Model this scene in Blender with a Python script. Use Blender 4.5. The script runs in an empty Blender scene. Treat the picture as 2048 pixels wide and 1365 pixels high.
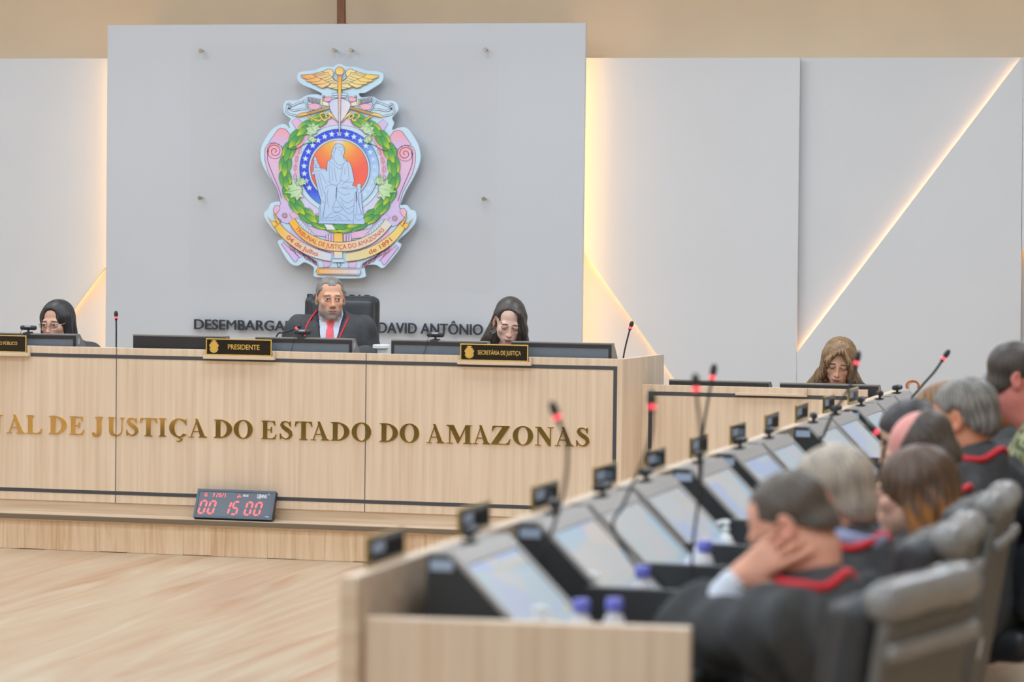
import bpy, bmesh, math, random
import numpy as np
from mathutils import Vector, Matrix, geometry
from mathutils.bvhtree import BVHTree

# ------------------------------------------------------------------ camera, world, lights, exposure
SC = bpy.context.scene
COL = SC.collection
IW, IH = 2048, 1365
FPX = 6100.0
PHI, PIT, ROLL = math.radians(14.04), math.radians(2.13), 0.0120
CAM = np.array([0.0, 0.0, 1.7])
RM = Matrix.Rotation(PHI, 3, 'Z') @ Matrix.Rotation(math.pi/2-PIT, 3, 'X') @ Matrix.Rotation(ROLL, 3, 'Z')
RN = np.array(RM)
cd = bpy.data.cameras.new('camera')
cam = bpy.data.objects.new('camera', cd); COL.objects.link(cam)
cam.matrix_world = Matrix.Translation(Vector(CAM)) @ RM.to_4x4()
cd.sensor_width = 36.0; cd.lens = 36.0*FPX/IW
cd.clip_start = 0.1; cd.clip_end = 200
cd.dof.use_dof = True; cd.dof.focus_distance = 16.7; cd.dof.aperture_fstop = 2.8
SC.camera = cam

SC.view_settings.view_transform = 'Standard'
SC.view_settings.look = 'None'
SC.view_settings.gamma = 1.0
SC.view_settings.use_curve_mapping = False
SC.view_settings.exposure = 0.0
SC.cycles.use_denoising = True
SC.cycles.max_bounces = 6
SC.cycles.diffuse_bounces = 4
SC.cycles.glossy_bounces = 3
SC.cycles.transparent_max_bounces = 12
SC.cycles.sample_clamp_indirect = 6.0

wd = bpy.data.worlds.new('world'); SC.world = wd; wd.use_nodes = True
wd.node_tree.nodes['Background'].inputs[0].default_value = (0.86, 0.92, 1.0, 1)
wd.node_tree.nodes['Background'].inputs[1].default_value = 0.15

def area(name, loc, size, power, color, rot=(0, 0, 0)):
    l = bpy.data.lights.new(name, 'AREA'); l.shape = 'RECTANGLE'
    l.size, l.size_y = size; l.energy = power; l.color = color
    o = bpy.data.objects.new(name, l); o.location = loc; o.rotation_euler = rot
    COL.objects.link(o); return o
CEIL = 4.2
LAMP_X = (-9.6, -7.2, -4.8, -2.4, 0.0)
LAMP_Y = (-1.6, 1.5, 4.6, 7.7, 10.8, 13.9, 16.2)  # first row, behind the viewer, is added to brighten the near desk end
for lx in LAMP_X:
    for ly in LAMP_Y:
        area('ceiling_lamp', (lx, ly, CEIL-0.05), (1.15, 1.15), 18.8, (0.60, 0.795, 1.0))

# ------------------------------------------------------------------ camera geometry helpers (real planes in the room)
def ray(px, py):
    return RN @ np.array([(px-IW/2)/FPX, -(py-IH/2)/FPX, -1.0])
def atY(px, py, Y):
    d = ray(px, py); return CAM + d*((Y-CAM[1])/d[1])
def atX(px, py, X):
    d = ray(px, py); return CAM + d*((X-CAM[0])/d[0])
def atZ(px, py, Z):
    d = ray(px, py); return CAM + d*((Z-CAM[2])/d[2])
def atD(px, py, D):
    return CAM + ray(px, py)*D

# ------------------------------------------------------------------ mesh helpers
class MB:
    def __init__(s): s.v = []; s.f = []; s.m = []; s.c = []; s.col = None
    def add(s, vs, fs, m=0, col=None):
        n = len(s.v); s.v += [tuple(map(float, p)) for p in vs]
        s.f += [tuple(i+n for i in f) for f in fs]; s.m += [m]*len(fs)
        if col is None: s.c += [(1, 1, 1)]*len(vs)
        elif isinstance(col, tuple): s.c += [col]*len(vs)
        else: s.c += list(col)
        return s
    def box(s, lo, hi, m=0):
        x0, y0, z0 = lo; x1, y1, z1 = hi
        return s.add([(x0,y0,z0),(x1,y0,z0),(x1,y1,z0),(x0,y1,z0),(x0,y0,z1),(x1,y0,z1),(x1,y1,z1),(x0,y1,z1)],
                     [(0,3,2,1),(4,5,6,7),(0,1,5,4),(1,2,6,5),(2,3,7,6),(3,0,4,7)], m)
    def cbox(s, c, h, R=None, m=0):
        vs = [Vector((a*h[0], b*h[1], d*h[2])) for d in (-1,1) for a, b in ((-1,-1),(1,-1),(1,1),(-1,1))]
        if R is not None: vs = [R @ v for v in vs]
        return s.add([v+Vector(c) for v in vs], [(0,3,2,1),(4,5,6,7),(0,1,5,4),(1,2,6,5),(2,3,7,6),(3,0,4,7)], m)
    def hexa(s, b, t, m=0):     # four bottom points, four top points
        return s.add(list(b)+list(t), [(0,3,2,1),(4,5,6,7),(0,1,5,4),(1,2,6,5),(2,3,7,6),(3,0,4,7)], m)
    def prism(s, poly, fn, d0, d1, m=0, col=None):   # 2-D polygon, fn(x, y, depth) -> point
        n = len(poly)
        tris = geometry.tessellate_polygon([[Vector((p[0], p[1], 0)) for p in poly]])
        vs = [fn(p[0], p[1], d0) for p in poly] + [fn(p[0], p[1], d1) for p in poly]
        fs = [tuple(t) for t in tris] + [tuple(i+n for i in reversed(t)) for t in tris]
        fs += [(i, (i+1) % n, (i+1) % n+n, i+n) for i in range(n)]
        cc = None
        if col is not None: cc = col if isinstance(col, tuple) else list(col)+list(col)
        return s.add(vs, fs, m, cc)
    def tube(s, pts, r, m=0, seg=8, caps=True):
        pts = [Vector(p) for p in pts]; n = len(pts)
        rs = r if isinstance(r, (list, tuple)) else [r]*n
        t0 = (pts[1]-pts[0]).normalized()
        up = Vector((0, 0, 1)) if abs(t0.z) < 0.9 else Vector((1, 0, 0))
        u = t0.cross(up).normalized(); vs = []; fs = []
        for i, p in enumerate(pts):
            t = (pts[min(i+1, n-1)]-pts[max(i-1, 0)]).normalized()
            u = (u - t*u.dot(t)).normalized(); w = t.cross(u)
            for k in range(seg):
                a = 2*math.pi*k/seg
                vs.append(p+(u*math.cos(a)+w*math.sin(a))*rs[i])
        for i in range(n-1):
            for k in range(seg):
                fs.append((i*seg+k, i*seg+(k+1) % seg, (i+1)*seg+(k+1) % seg, (i+1)*seg+k))
        if caps: fs += [tuple(reversed(range(seg))), tuple((n-1)*seg+k for k in range(seg))]
        return s.add(vs, fs, m)
    def lathe(s, prof, c=(0, 0, 0), seg=24, m=0, R=None):
        vs = []; fs = []; n = len(prof)
        for r, z in prof:
            for k in range(seg):
                a = 2*math.pi*k/seg; p = Vector((r*math.cos(a), r*math.sin(a), z))
                vs.append((R @ p if R else p)+Vector(c))
        for i in range(n-1):
            for k in range(seg):
                fs.append((i*seg+k, i*seg+(k+1) % seg, (i+1)*seg+(k+1) % seg, (i+1)*seg+k))
        fs += [tuple(reversed(range(seg))), tuple((n-1)*seg+k for k in range(seg))]
        return s.add(vs, fs, m)
    def build(s, name, mats, parent=None, base=None, bevel=0, smooth=False, world=False, colattr=False):
        me = bpy.data.meshes.new(name)
        off = Vector(base) if base is not None else Vector((0, 0, 0))
        if world and parent is not None: off = parent.location.copy()
        me.from_pydata([Vector(p)-off for p in s.v], [], s.f)
        bm = bmesh.new(); bm.from_mesh(me); bmesh.ops.recalc_face_normals(bm, faces=bm.faces); 
        bm.to_mesh(me); bm.free()
        if not isinstance(mats, (list, tuple)): mats = [mats]
        for m in mats: me.materials.append(m)
        if len(mats) > 1: me.polygons.foreach_set('material_index', s.m)
        if smooth: me.polygons.foreach_set('use_smooth', [True]*len(me.polygons))
        if colattr:
            a = me.color_attributes.new('Col', 'FLOAT_COLOR', 'POINT')
            buf = np.ones((len(s.c), 4), np.float32); buf[:, :3] = np.array(s.c)
            a.data.foreach_set('color', buf.ravel())
        me.update()
        o = bpy.data.objects.new(name, me); COL.objects.link(o)
        if parent is not None: o.parent = parent
        elif base is not None: o.location = off
        if bevel:
            b = o.modifiers.new('bevel', 'BEVEL'); b.width = bevel; b.segments = 2; b.limit_method = 'ANGLE'
            b.angle_limit = math.radians(40)
        if smooth and hasattr(me, 'set_sharp_from_angle'): me.set_sharp_from_angle(angle=math.radians(40))
        return o

def thing(name, label, cat, loc=(0, 0, 0), rz=0.0, group=None):
    o = bpy.data.objects.new(name, None); COL.objects.link(o)
    o.empty_display_size = 0.1
    o.location = loc; o.rotation_euler = (0, 0, rz)
    return tag(o, label, cat, group)
def tag(o, label, cat, group=None):
    o['label'] = label; o['category'] = cat
    if group: o['group'] = group
    return o
def struct(o, label=None):
    o['kind'] = 'structure'
    if label: o['label'] = label
    return o
def dup(root, loc=None, rz=None, label=None, group=None):
    r = root.copy(); COL.objects.link(r)
    if loc is not None: r.location = loc
    if rz is not None: r.rotation_euler = (0, 0, rz)
    if label: r['label'] = label
    if group: r['group'] = group
    for ch in list(root.children):
        c = ch.copy(); COL.objects.link(c); c.parent = r
        for g in list(ch.children):
            d = g.copy(); COL.objects.link(d); d.parent = c
    return r

# ------------------------------------------------------------------ materials
def mat(name, color, rough=0.5, metal=0.0, spec=0.5, coat=0.0, emis=None, estr=0.0, sss=0.0, noise=0.0, nscale=40.0):
    m = bpy.data.materials.new(name); m.use_nodes = True
    nt = m.node_tree; b = nt.nodes['Principled BSDF']
    b.inputs['Base Color'].default_value = (*color, 1)
    b.inputs['Roughness'].default_value = rough; b.inputs['Metallic'].default_value = metal
    b.inputs['Specular IOR Level'].default_value = spec; b.inputs['Coat Weight'].default_value = coat
    if emis: b.inputs['Emission Color'].default_value = (*emis, 1); b.inputs['Emission Strength'].default_value = estr
    if sss:
        b.inputs['Subsurface Weight'].default_value = sss; b.inputs['Subsurface Radius'].default_value = (0.012, 0.005, 0.003)
        b.inputs['Subsurface Scale'].default_value = 0.6
    if noise:
        tc = nt.nodes.new('ShaderNodeTexCoord'); n = nt.nodes.new('ShaderNodeTexNoise')
        n.inputs['Scale'].default_value = nscale; n.inputs['Detail'].default_value = 3
        nt.links.new(tc.outputs['Object'], n.inputs['Vector'])
        r = nt.nodes.new('ShaderNodeValToRGB')
        r.color_ramp.elements[0].position = 0.3; r.color_ramp.elements[1].position = 0.7
        r.color_ramp.elements[0].color = (*[c*(1-noise) for c in color], 1)
        r.color_ramp.elements[1].color = (*[min(1, c*(1+noise)) for c in color], 1)
        nt.links.new(n.outputs['Fac'], r.inputs['Fac']); nt.links.new(r.outputs['Color'], b.inputs['Base Color'])
    return m
def ramp_mat(name, scale, stops, rough=0.45, detail=5.0, distort=0.3, coat=0.0, bump=0.0, spec=0.5, broad=None, rot=(0,0,0)):
    m = bpy.data.materials.new(name); m.use_nodes = True
    nt = m.node_tree; b = nt.nodes['Principled BSDF']; L = nt.links.new
    tc = nt.nodes.new('ShaderNodeTexCoord'); mp = nt.nodes.new('ShaderNodeMapping')
    mp.inputs['Scale'].default_value = scale; mp.inputs['Rotation'].default_value = rot
    L(tc.outputs['Object'], mp.inputs['Vector'])
    n = nt.nodes.new('ShaderNodeTexNoise'); n.inputs['Scale'].default_value = 1.0
    n.inputs['Detail'].default_value = detail; n.inputs['Distortion'].default_value = distort
    L(mp.outputs['Vector'], n.inputs['Vector'])
    r = nt.nodes.new('ShaderNodeValToRGB'); els = r.color_ramp.elements
    while len(els) < len(stops): els.new(0.5)
    for e, (p, c) in zip(els, stops): e.position = p; e.color = (*c, 1)
    L(n.outputs['Fac'], r.inputs['Fac']); out = r.outputs['Color']
    if broad:       # a second, wider figure multiplied in
        mp2 = nt.nodes.new('ShaderNodeMapping'); mp2.inputs['Scale'].default_value = broad[0]; mp2.inputs['Rotation'].default_value = rot
        L(tc.outputs['Object'], mp2.inputs['Vector'])
        n2 = nt.nodes.new('ShaderNodeTexNoise'); n2.inputs['Scale'].default_value = 1; n2.inputs['Detail'].default_value = 2
        L(mp2.outputs['Vector'], n2.inputs['Vector'])
        r2 = nt.nodes.new('ShaderNodeValToRGB'); r2.color_ramp.elements[0].position = 0.35; r2.color_ramp.elements[1].position = 0.65
        r2.color_ramp.elements[0].color = (*broad[1], 1); r2.color_ramp.elements[1].color = (*broad[2], 1)
        L(n2.outputs['Fac'], r2.inputs['Fac'])
        mx = nt.nodes.new('ShaderNodeMix'); mx.data_type = 'RGBA'; mx.blend_type = 'MULTIPLY'; mx.inputs[0].default_value = 1
        L(out, mx.inputs[6]); L(r2.outputs['Color'], mx.inputs[7]); out = mx.outputs[2]
    L(out, b.inputs['Base Color'])
    b.inputs['Roughness'].default_value = rough; b.inputs['Coat Weight'].default_value = coat
    b.inputs['Specular IOR Level'].default_value = spec
    if bump:
        bp = nt.nodes.new('ShaderNodeBump'); bp.inputs['Strength'].default_value = bump; bp.inputs['Distance'].default_value = 0.002
        L(n.outputs['Fac'], bp.inputs['Height']); L(bp.outputs['Normal'], b.inputs['Normal'])
    return m
def attr_mat(name, rough=0.5, sss=0.0, spec=0.5, stripes=None):
    m = bpy.data.materials.new(name); m.use_nodes = True
    nt = m.node_tree; b = nt.nodes['Principled BSDF']; L = nt.links.new
    a = nt.nodes.new('ShaderNodeAttribute'); a.attribute_name = 'Col'; out = a.outputs['Color']
    if stripes:
        tc = nt.nodes.new('ShaderNodeTexCoord'); mp = nt.nodes.new('ShaderNodeMapping'); mp.inputs['Scale'].default_value = stripes
        L(tc.outputs['Object'], mp.inputs['Vector'])
        n = nt.nodes.new('ShaderNodeTexNoise'); n.inputs['Scale'].default_value = 1; n.inputs['Detail'].default_value = 4
        L(mp.outputs['Vector'], n.inputs['Vector'])
        r = nt.nodes.new('ShaderNodeValToRGB'); r.color_ramp.elements[0].position = 0.35; r.color_ramp.elements[1].position = 0.65
        r.color_ramp.elements[0].color = (0.72, 0.72, 0.72, 1); r.color_ramp.elements[1].color = (1.25, 1.25, 1.25, 1)
        L(n.outputs['Fac'], r.inputs['Fac'])
        mx = nt.nodes.new('ShaderNodeMix'); mx.data_type = 'RGBA'; mx.blend_type = 'MULTIPLY'; mx.inputs[0].default_value = 1
        L(out, mx.inputs[6]); L(r.outputs['Color'], mx.inputs[7]); out = mx.outputs[2]
    L(out, b.inputs['Base Color']); b.inputs['Roughness'].default_value = rough
    b.inputs['Specular IOR Level'].default_value = spec
    if sss:
        b.inputs['Subsurface Weight'].default_value = sss; b.inputs['Subsurface Radius'].default_value = (0.012, 0.005, 0.003)
        b.inputs['Subsurface Scale'].default_value = 0.5
    return m
def lin(r, g, b):
    return tuple((c/255/12.92 if c/255 <= 0.04045 else ((c/255+0.055)/1.055)**2.4) for c in (r, g, b))

M = {}
M['white_wall'] = mat('painted_panel_white', lin(210, 213, 218), 0.55, spec=0.3, noise=0.015, nscale=1.5)
M['feature'] = mat('satin_panel_cool_white', lin(202, 206, 213), 0.4, spec=0.4, noise=0.015, nscale=1.2)
M['beige_wall'] = mat('beige_wall_paint', (0.71, 0.565, 0.405), 0.7, spec=0.2, noise=0.03, nscale=2.0)
M['ceiling'] = mat('ceiling_paint', lin(235, 235, 232), 0.8, spec=0.2, noise=0.01)
M['oak'] = ramp_mat('light_oak_upright_grain', (38, 38, 1.1), [(0.28, lin(219, 195, 168)), (0.5, lin(230, 208, 183)), (0.72, lin(237, 218, 195))],
                    rough=0.42, broad=((5, 5, 0.35), (0.955, 0.95, 0.935), (1.0, 1.0, 1.0)))
M['oak_flat'] = ramp_mat('light_oak_long_grain', (1.2, 30, 38), [(0.28, lin(210, 185, 158)), (0.5, lin(224, 202, 177)), (0.72, lin(233, 214, 191))],
                    rough=0.42, broad=((0.4, 4, 6), (0.93, 0.92, 0.9), (1, 1, 1)))
M['oak_plank'] = ramp_mat('knotty_plank', (26, 26, 1.6), [(0.25, lin(218, 182, 144)), (0.5, lin(240, 214, 182)), (0.75, lin(250, 230, 202))],
                    rough=0.4, distort=1.2, broad=((3, 3, 1.0), (0.90, 0.85, 0.80), (1, 1, 1)))
M['floor'] = ramp_mat('laminate_floor_streaked', (6.5, 0.55, 1), [(0.28, lin(180, 141, 113)), (0.42, lin(188, 160, 134)), (0.58, lin(194, 174, 149)), (0.75, lin(206, 191, 168))],
                    rough=0.3, detail=6, distort=1.5, spec=0.4, rot=(0, 0, 0.05))
M['groove'] = mat('charcoal_inlay', lin(72, 74, 79), 0.5)
M['edge_brown'] = mat('taupe_edge_band', lin(122, 107, 88), 0.5)
M['black'] = mat('black_plastic', lin(44, 45, 48), 0.45, noise=0.06, nscale=60)
M['black_board'] = mat('black_laminate', lin(56, 58, 61), 0.5, noise=0.05, nscale=80)
M['grey_plastic'] = mat('grey_plastic_top', lin(136, 132, 128), 0.4, noise=0.03)
M['back_glass'] = mat('slate_recess_panel', lin(110, 120, 133), 0.3, noise=0.04, nscale=50)
M['silver'] = mat('silver_plastic', lin(178, 176, 174), 0.35, metal=0.15, noise=0.03)
M['steel'] = mat('brushed_steel', lin(190, 180, 165), 0.25, metal=1.0, noise=0.05)
M['chrome'] = mat('chrome', lin(205, 207, 210), 0.12, metal=1.0, noise=0.02)
M['gold'] = mat('polished_gold', lin(252, 214, 138), 0.06, metal=1.0, noise=0.02, nscale=8)
M['gold_frame'] = mat('gold_frame', lin(236, 198, 104), 0.3, metal=0.45, noise=0.05)
M['plate_black'] = mat('glossy_black_plate', lin(26, 25, 24), 0.12, coat=0.4, noise=0.05)
M['dark_letter'] = mat('dark_letter', lin(46, 52, 62), 0.45, noise=0.03)
M['led_red'] = mat('red_led_ring', (0.9, 0.05, 0.08), 0.4, emis=(1.0, 0.10, 0.14), estr=1.3, noise=0.02)
M['led_warm'] = mat('warm_led_strip', (1.0, 0.72, 0.4), 0.5, emis=(1.0, 0.48, 0.16), estr=12.0, noise=0.01)
M['led_wash'] = mat('warm_led_wash_strip', (1.0, 0.75, 0.4), 0.5, emis=(1.0, 0.57, 0.22), estr=15.5, noise=0.01)
M['digit'] = mat('red_clock_segment', (0.9, 0.1, 0.1), 0.4, emis=(1.0, 0.16, 0.17), estr=0.95, noise=0.01)
M['clock_face'] = mat('slate_clock_window', lin(76, 88, 104), 0.25, noise=0.06, nscale=200)
M['clock_case'] = mat('slate_clock_case', lin(84, 98, 116), 0.35, noise=0.03)
M['white_ink'] = mat('white_ink', lin(225, 228, 235), 0.6, noise=0.01)
M['sticker'] = mat('pale_blue_sticker', lin(178, 196, 222), 0.5, noise=0.12, nscale=120)
M['blue_cap'] = mat('blue_bottle_cap', lin(122, 128, 226), 0.4, noise=0.03)
M['bottle'] = mat('frosted_bottle', lin(226, 226, 232), 0.3, noise=0.06, nscale=30)
M['white_plastic'] = mat('white_plastic', lin(246, 250, 250), 0.35, noise=0.02)
M['paper'] = mat('paper', lin(226, 232, 248), 0.7, noise=0.03)
M['screen'] = None
M['leather'] = mat('black_leather', lin(52, 56, 62), 0.38, spec=0.5, noise=0.12, nscale=35)
M['leather_sheen'] = mat('leather_sheen_grey', lin(134, 135, 136), 0.24, spec=0.8, noise=0.08, nscale=14)  # ceiling gloss on the black leather head roll, put into its colour
M['shell'] = mat('grey_brown_chair_shell', lin(108, 107, 104), 0.55, noise=0.06, nscale=25)
M['robe'] = mat('black_gown_cloth', lin(74, 76, 79), 0.75, spec=0.3, noise=0.12, nscale=25)
M['red_cord'] = mat('red_cord', lin(222, 44, 58), 0.55, noise=0.08, nscale=200)
M['shirt'] = mat('pale_shirt', lin(214, 224, 240), 0.7, noise=0.02)
M['shirt_blue'] = mat('light_blue_shirt', lin(172, 186, 226), 0.7, noise=0.02)
M['navy'] = mat('navy_suit', lin(38, 46, 92), 0.7, noise=0.08, nscale=60)
M['tie'] = mat('salmon_tie', lin(250, 104, 116), 0.5, noise=0.05, nscale=60)
M['dark_wood'] = ramp_mat('dark_turned_wood', (20, 20, 2), [(0.3, lin(86, 50, 30)), (0.7, lin(142, 88, 50))], rough=0.4)
M['print'] = attr_mat('printed_colours', rough=0.35)
M['skin'] = attr_mat('skin', rough=0.5, sss=0.15, spec=0.35)
M['hair'] = attr_mat('hair', rough=0.42, stripes=(160, 160, 9), spec=0.5)
M['glass_lens'] = None

def glass_mat(name, tint, refl, rough=0.03):
    m = bpy.data.materials.new(name); m.use_nodes = True
    nt = m.node_tree; nt.nodes.remove(nt.nodes['Principled BSDF']); L = nt.links.new
    out = nt.nodes['Material Output']; t = nt.nodes.new('ShaderNodeBsdfTransparent'); t.inputs[0].default_value = (*tint, 1)
    g = nt.nodes.new('ShaderNodeBsdfGlossy'); g.inputs['Roughness'].default_value = rough
    fr = nt.nodes.new('ShaderNodeFresnel'); fr.inputs['IOR'].default_value = 1.45
    mu = nt.nodes.new('ShaderNodeMath'); mu.operation = 'MULTIPLY'; mu.inputs[1].default_value = refl
    ge = nt.nodes.new('ShaderNodeNewGeometry'); iv = nt.nodes.new('ShaderNodeMath'); iv.operation = 'SUBTRACT'; iv.inputs[0].default_value = 1.0
    L(ge.outputs['Backfacing'], iv.inputs[1]); m2 = nt.nodes.new('ShaderNodeMath'); m2.operation = 'MULTIPLY'
    L(fr.outputs[0], m2.inputs[0]); L(iv.outputs[0], m2.inputs[1]); L(m2.outputs[0], mu.inputs[0]); mx = nt.nodes.new('ShaderNodeMixShader')
    L(mu.outputs[0], mx.inputs[0]); L(t.outputs[0], mx.inputs[1]); L(g.outputs[0], mx.inputs[2]); L(mx.outputs[0], out.inputs['Surface'])
    return m
M['acrylic'] = glass_mat('clear_acrylic', (0.997, 0.996, 0.995), 0.4)
M['glass_lens'] = glass_mat('spectacle_lens', (0.9, 0.9, 0.93), 1.3)

def screen_mat():
    m = bpy.data.materials.new('lit_document_screen'); m.use_nodes = True
    nt = m.node_tree; b = nt.nodes['Principled BSDF']; L = nt.links.new
    tc = nt.nodes.new('ShaderNodeTexCoord'); oi = nt.nodes.new('ShaderNodeObjectInfo')
    ad = nt.nodes.new('ShaderNodeVectorMath'); ad.operation = 'ADD'
    L(tc.outputs['Object'], ad.inputs[0]); 
    sc = nt.nodes.new('ShaderNodeVectorMath'); sc.operation = 'SCALE'; sc.inputs['Scale'].default_value = 7.3
    cx = nt.nodes.new('ShaderNodeCombineXYZ')
    L(oi.outputs['Random'], cx.inputs[0]); L(oi.outputs['Random'], cx.inputs[1]); L(cx.outputs[0], sc.inputs[0]); L(sc.outputs[0], ad.inputs[1])
    mp = nt.nodes.new('ShaderNodeMapping'); mp.inputs['Scale'].default_value = (9, 5.2, 9); L(ad.outputs[0], mp.inputs['Vector'])
    vo = nt.nodes.new('ShaderNodeTexVoronoi'); vo.distance = 'CHEBYCHEV'; vo.inputs['Scale'].default_value = 1.0; vo.inputs['Randomness'].default_value = 0.75
    L(mp.outputs[0], vo.inputs['Vector'])
    r = nt.nodes.new('ShaderNodeValToRGB'); e = r.color_ramp.elements
    e.new(0.4); e.new(0.7)
    for el, (p, c) in zip(e, [(0.0, lin(172, 194, 236)), (0.4, lin(204, 204, 198)), (0.62, lin(170, 204, 226)), (1.0, lin(214, 206, 200))]): el.position = p; el.color = (*c, 1)
    sx = nt.nodes.new('ShaderNodeSeparateColor'); L(vo.outputs['Color'], sx.inputs[0]); L(sx.outputs[0], r.inputs['Fac'])
    b.inputs['Base Color'].default_value = (*lin(60, 62, 66), 1); b.inputs['Roughness'].default_value = 0.3
    L(r.outputs['Color'], b.inputs['Emission Color']); b.inputs['Emission Strength'].default_value = 0.66
    return m
M['screen'] = screen_mat()

def camo_mat():
    return ramp_mat('camouflage_cloth', (16, 16, 16), [(0.32, lin(70, 74, 52)), (0.45, lin(128, 140, 96)), (0.55, lin(176, 184, 140)), (0.68, lin(96, 82, 60))], rough=0.8, detail=2, distort=0.6)
M['camo'] = camo_mat()

# ------------------------------------------------------------------ lettering
_glyph = {}
def text_mesh(s, off=0.0, depth=1.0):
    if s == 'M': off = 0.0
    key = (s, off)
    if key in _glyph: return _glyph[key]
    cu = bpy.data.curves.new('glyph', 'FONT'); cu.body = s; cu.offset = off; cu.extrude = 0.5; cu.resolution_u = 6
    ob = bpy.data.objects.new('glyph', cu); COL.objects.link(ob)
    dg = bpy.context.evaluated_depsgraph_get(); me = bpy.data.meshes.new_from_object(ob.evaluated_get(dg))
    vs = np.array([v.co[:] for v in me.vertices]) if len(me.vertices) else np.zeros((0, 3))
    fs = [tuple(p.vertices) for p in me.polygons]
    bpy.data.objects.remove(ob); bpy.data.curves.remove(cu); bpy.data.meshes.remove(me)
    _glyph[key] = (vs, fs); return vs, fs
H_CAP = None
def cap_h(off=0.0):
    v, _ = text_mesh('H', off); return v[:, 1].min(), v[:, 1].max()
def put_text(mb, s, fn, x0, x1, y0, y1, d0, d1, off=0.0, m=0, col=None, ref=None):
    """text s between x0..x1 (or ref string spans it) with baseline y0, cap top y1; fn(x, y, depth)"""
    v, f = text_mesh(s, off); r = text_mesh(ref, off)[0] if ref else v
    b0, b1 = cap_h(off); a0, a1 = r[:, 0].min(), r[:, 0].max()
    X = x0 + (v[:, 0]-v[:, 0].min())/(a1-a0)*(x1-x0); Y = y0 + (v[:, 1]-b0)/(b1-b0)*(y1-y0)
    D = np.where(v[:, 2] > 0, d1, d0)
    mb.add([fn(x, y, d) for x, y, d in zip(X, Y, D)], f, m, col)
# ------------------------------------------------------------------ the room
YB = 14.85      # face of the long bench
YW = 18.62      # recessed cladding plane
YF = 18.40      # face of the feature panel
XL, XR, Y0 = -12.0, 4.0, -3.0
struct(MB().box((XL, Y0, -0.2), (XR, 19.2, 0.0)).build('floor', M['floor']), 'pale streaked laminate floor of the hall')
struct(MB().box((XL, Y0, CEIL), (XR, 19.2, CEIL+0.2)).build('ceiling', M['ceiling']), 'white ceiling')
struct(MB().box((XL, 18.80, 0.0), (XR, 19.0, CEIL)).build('wall_back', M['beige_wall']), 'beige wall above the white cladding')
struct(MB().box((XL-0.2, Y0, 0.0), (XL, 19.2, CEIL)).build('wall_left', M['beige_wall']), 'beige side wall')
struct(MB().box((XR, Y0, 0.0), (XR+0.2, 19.2, CEIL)).build('wall_right', M['beige_wall']), 'beige side wall on the right')
struct(MB().box((XL, Y0-0.2, 0.0), (XR, Y0, CEIL)).build('wall_front', M['beige_wall']), 'beige wall behind the viewer')
M['carpet'] = mat('dark_olive_added_carpet', lin(82, 78, 58), 0.95, spec=0.1, noise=0.15, nscale=60)
struct(MB().box((-9.0, Y0, 0.0), (-2.6, 7.6, 0.012)).build('floor_added_carpet', M['carpet']), 'unseen dark carpet added for the gold letters to mirror')  # out of view, added so the right-hand gold letters reflect something dark
# ceiling luminaires: frames with lit diffusers
M['diffuser'] = mat('lit_ceiling_diffuser', (0.9, 0.9, 0.9), 0.6, emis=(1.0, 0.98, 0.95), estr=4.0)
lum = None; k = 0
for ix, lx in enumerate(LAMP_X):
    for iy, ly in enumerate(LAMP_Y):
        if lum is None:
            lum = thing('ceiling_light', '', 'ceiling light', (0, 0, 0))
            fr = MB()
            for a, b in (((-.62, -.62), (.62, -.58)), ((-.62, .58), (.62, .62)), ((-.62, -.58), (-.58, .58)), ((.58, -.58), (.62, .58))):
                fr.box((a[0], a[1], -0.03), (b[0], b[1], 0.0))
            fr.build('frame', M['white_plastic'], lum)
            MB().box((-.58, -.58, -0.012), (.58, .58, 0.0)).build('diffuser', M['diffuser'], lum)
            o = lum; o.location = (lx, ly, CEIL)
        else: o = dup(lum, (lx, ly, CEIL))
        o['label'] = 'square white lit ceiling panel over the hall'; o['group'] = 'ceiling panels'

def wall_poly(name, px, y0, y1, m, label=None):
    pts = [atY(x, y, y1) for x, y in px]
    mb = MB(); mb.prism([(p[0], p[2]) for p in pts], lambda x, z, d: (x, d, z), y0, y1)
    o = mb.build(name, m)
    return struct(o, label) if label else o
ztop = atY(1500, 116, YW)[2]
struct(MB().box((XL, YW, 0.0), (XR, YW+0.18, ztop)).build('wall_cladding', M['white_wall']), 'white wall cladding, recessed layer')
YP0, YP1 = 18.588, 18.562        # raised cladding panels: back and front
def raised(name, px, label): return wall_poly(name, px, YP0, YP1, M['white_wall'], label)
ftop = lambda x: 117.5-0.0009*x
raised('trim_1', [(-420, 119), (262, 116.5), (262, 467), (210, 535), (-170, 1040), (-420, 1040)], 'raised white wall panel, slanted edge left of the feature panel')
raised('trim_2', [(1120, 116.2), (1600, 115.6), (1593, 705), (1590.5, 1040), (1548, 1040), (1168, 505), (1120, 437)], 'raised white wall panel right of the feature panel')
raised('trim_3', [(2041, 116.8), (2045.9, 116.8), (2042.4, 500), (2037, 1040), (1592, 1040), (1593.5, 706)], 'raised white wall panel below the long diagonal')
raised('trim_4', [(2046.2, 116.8), (2420, 114), (2420, 1040), (2425, 1040), (2043.5, 498)], 'raised white wall panel at the far right edge')
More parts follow.
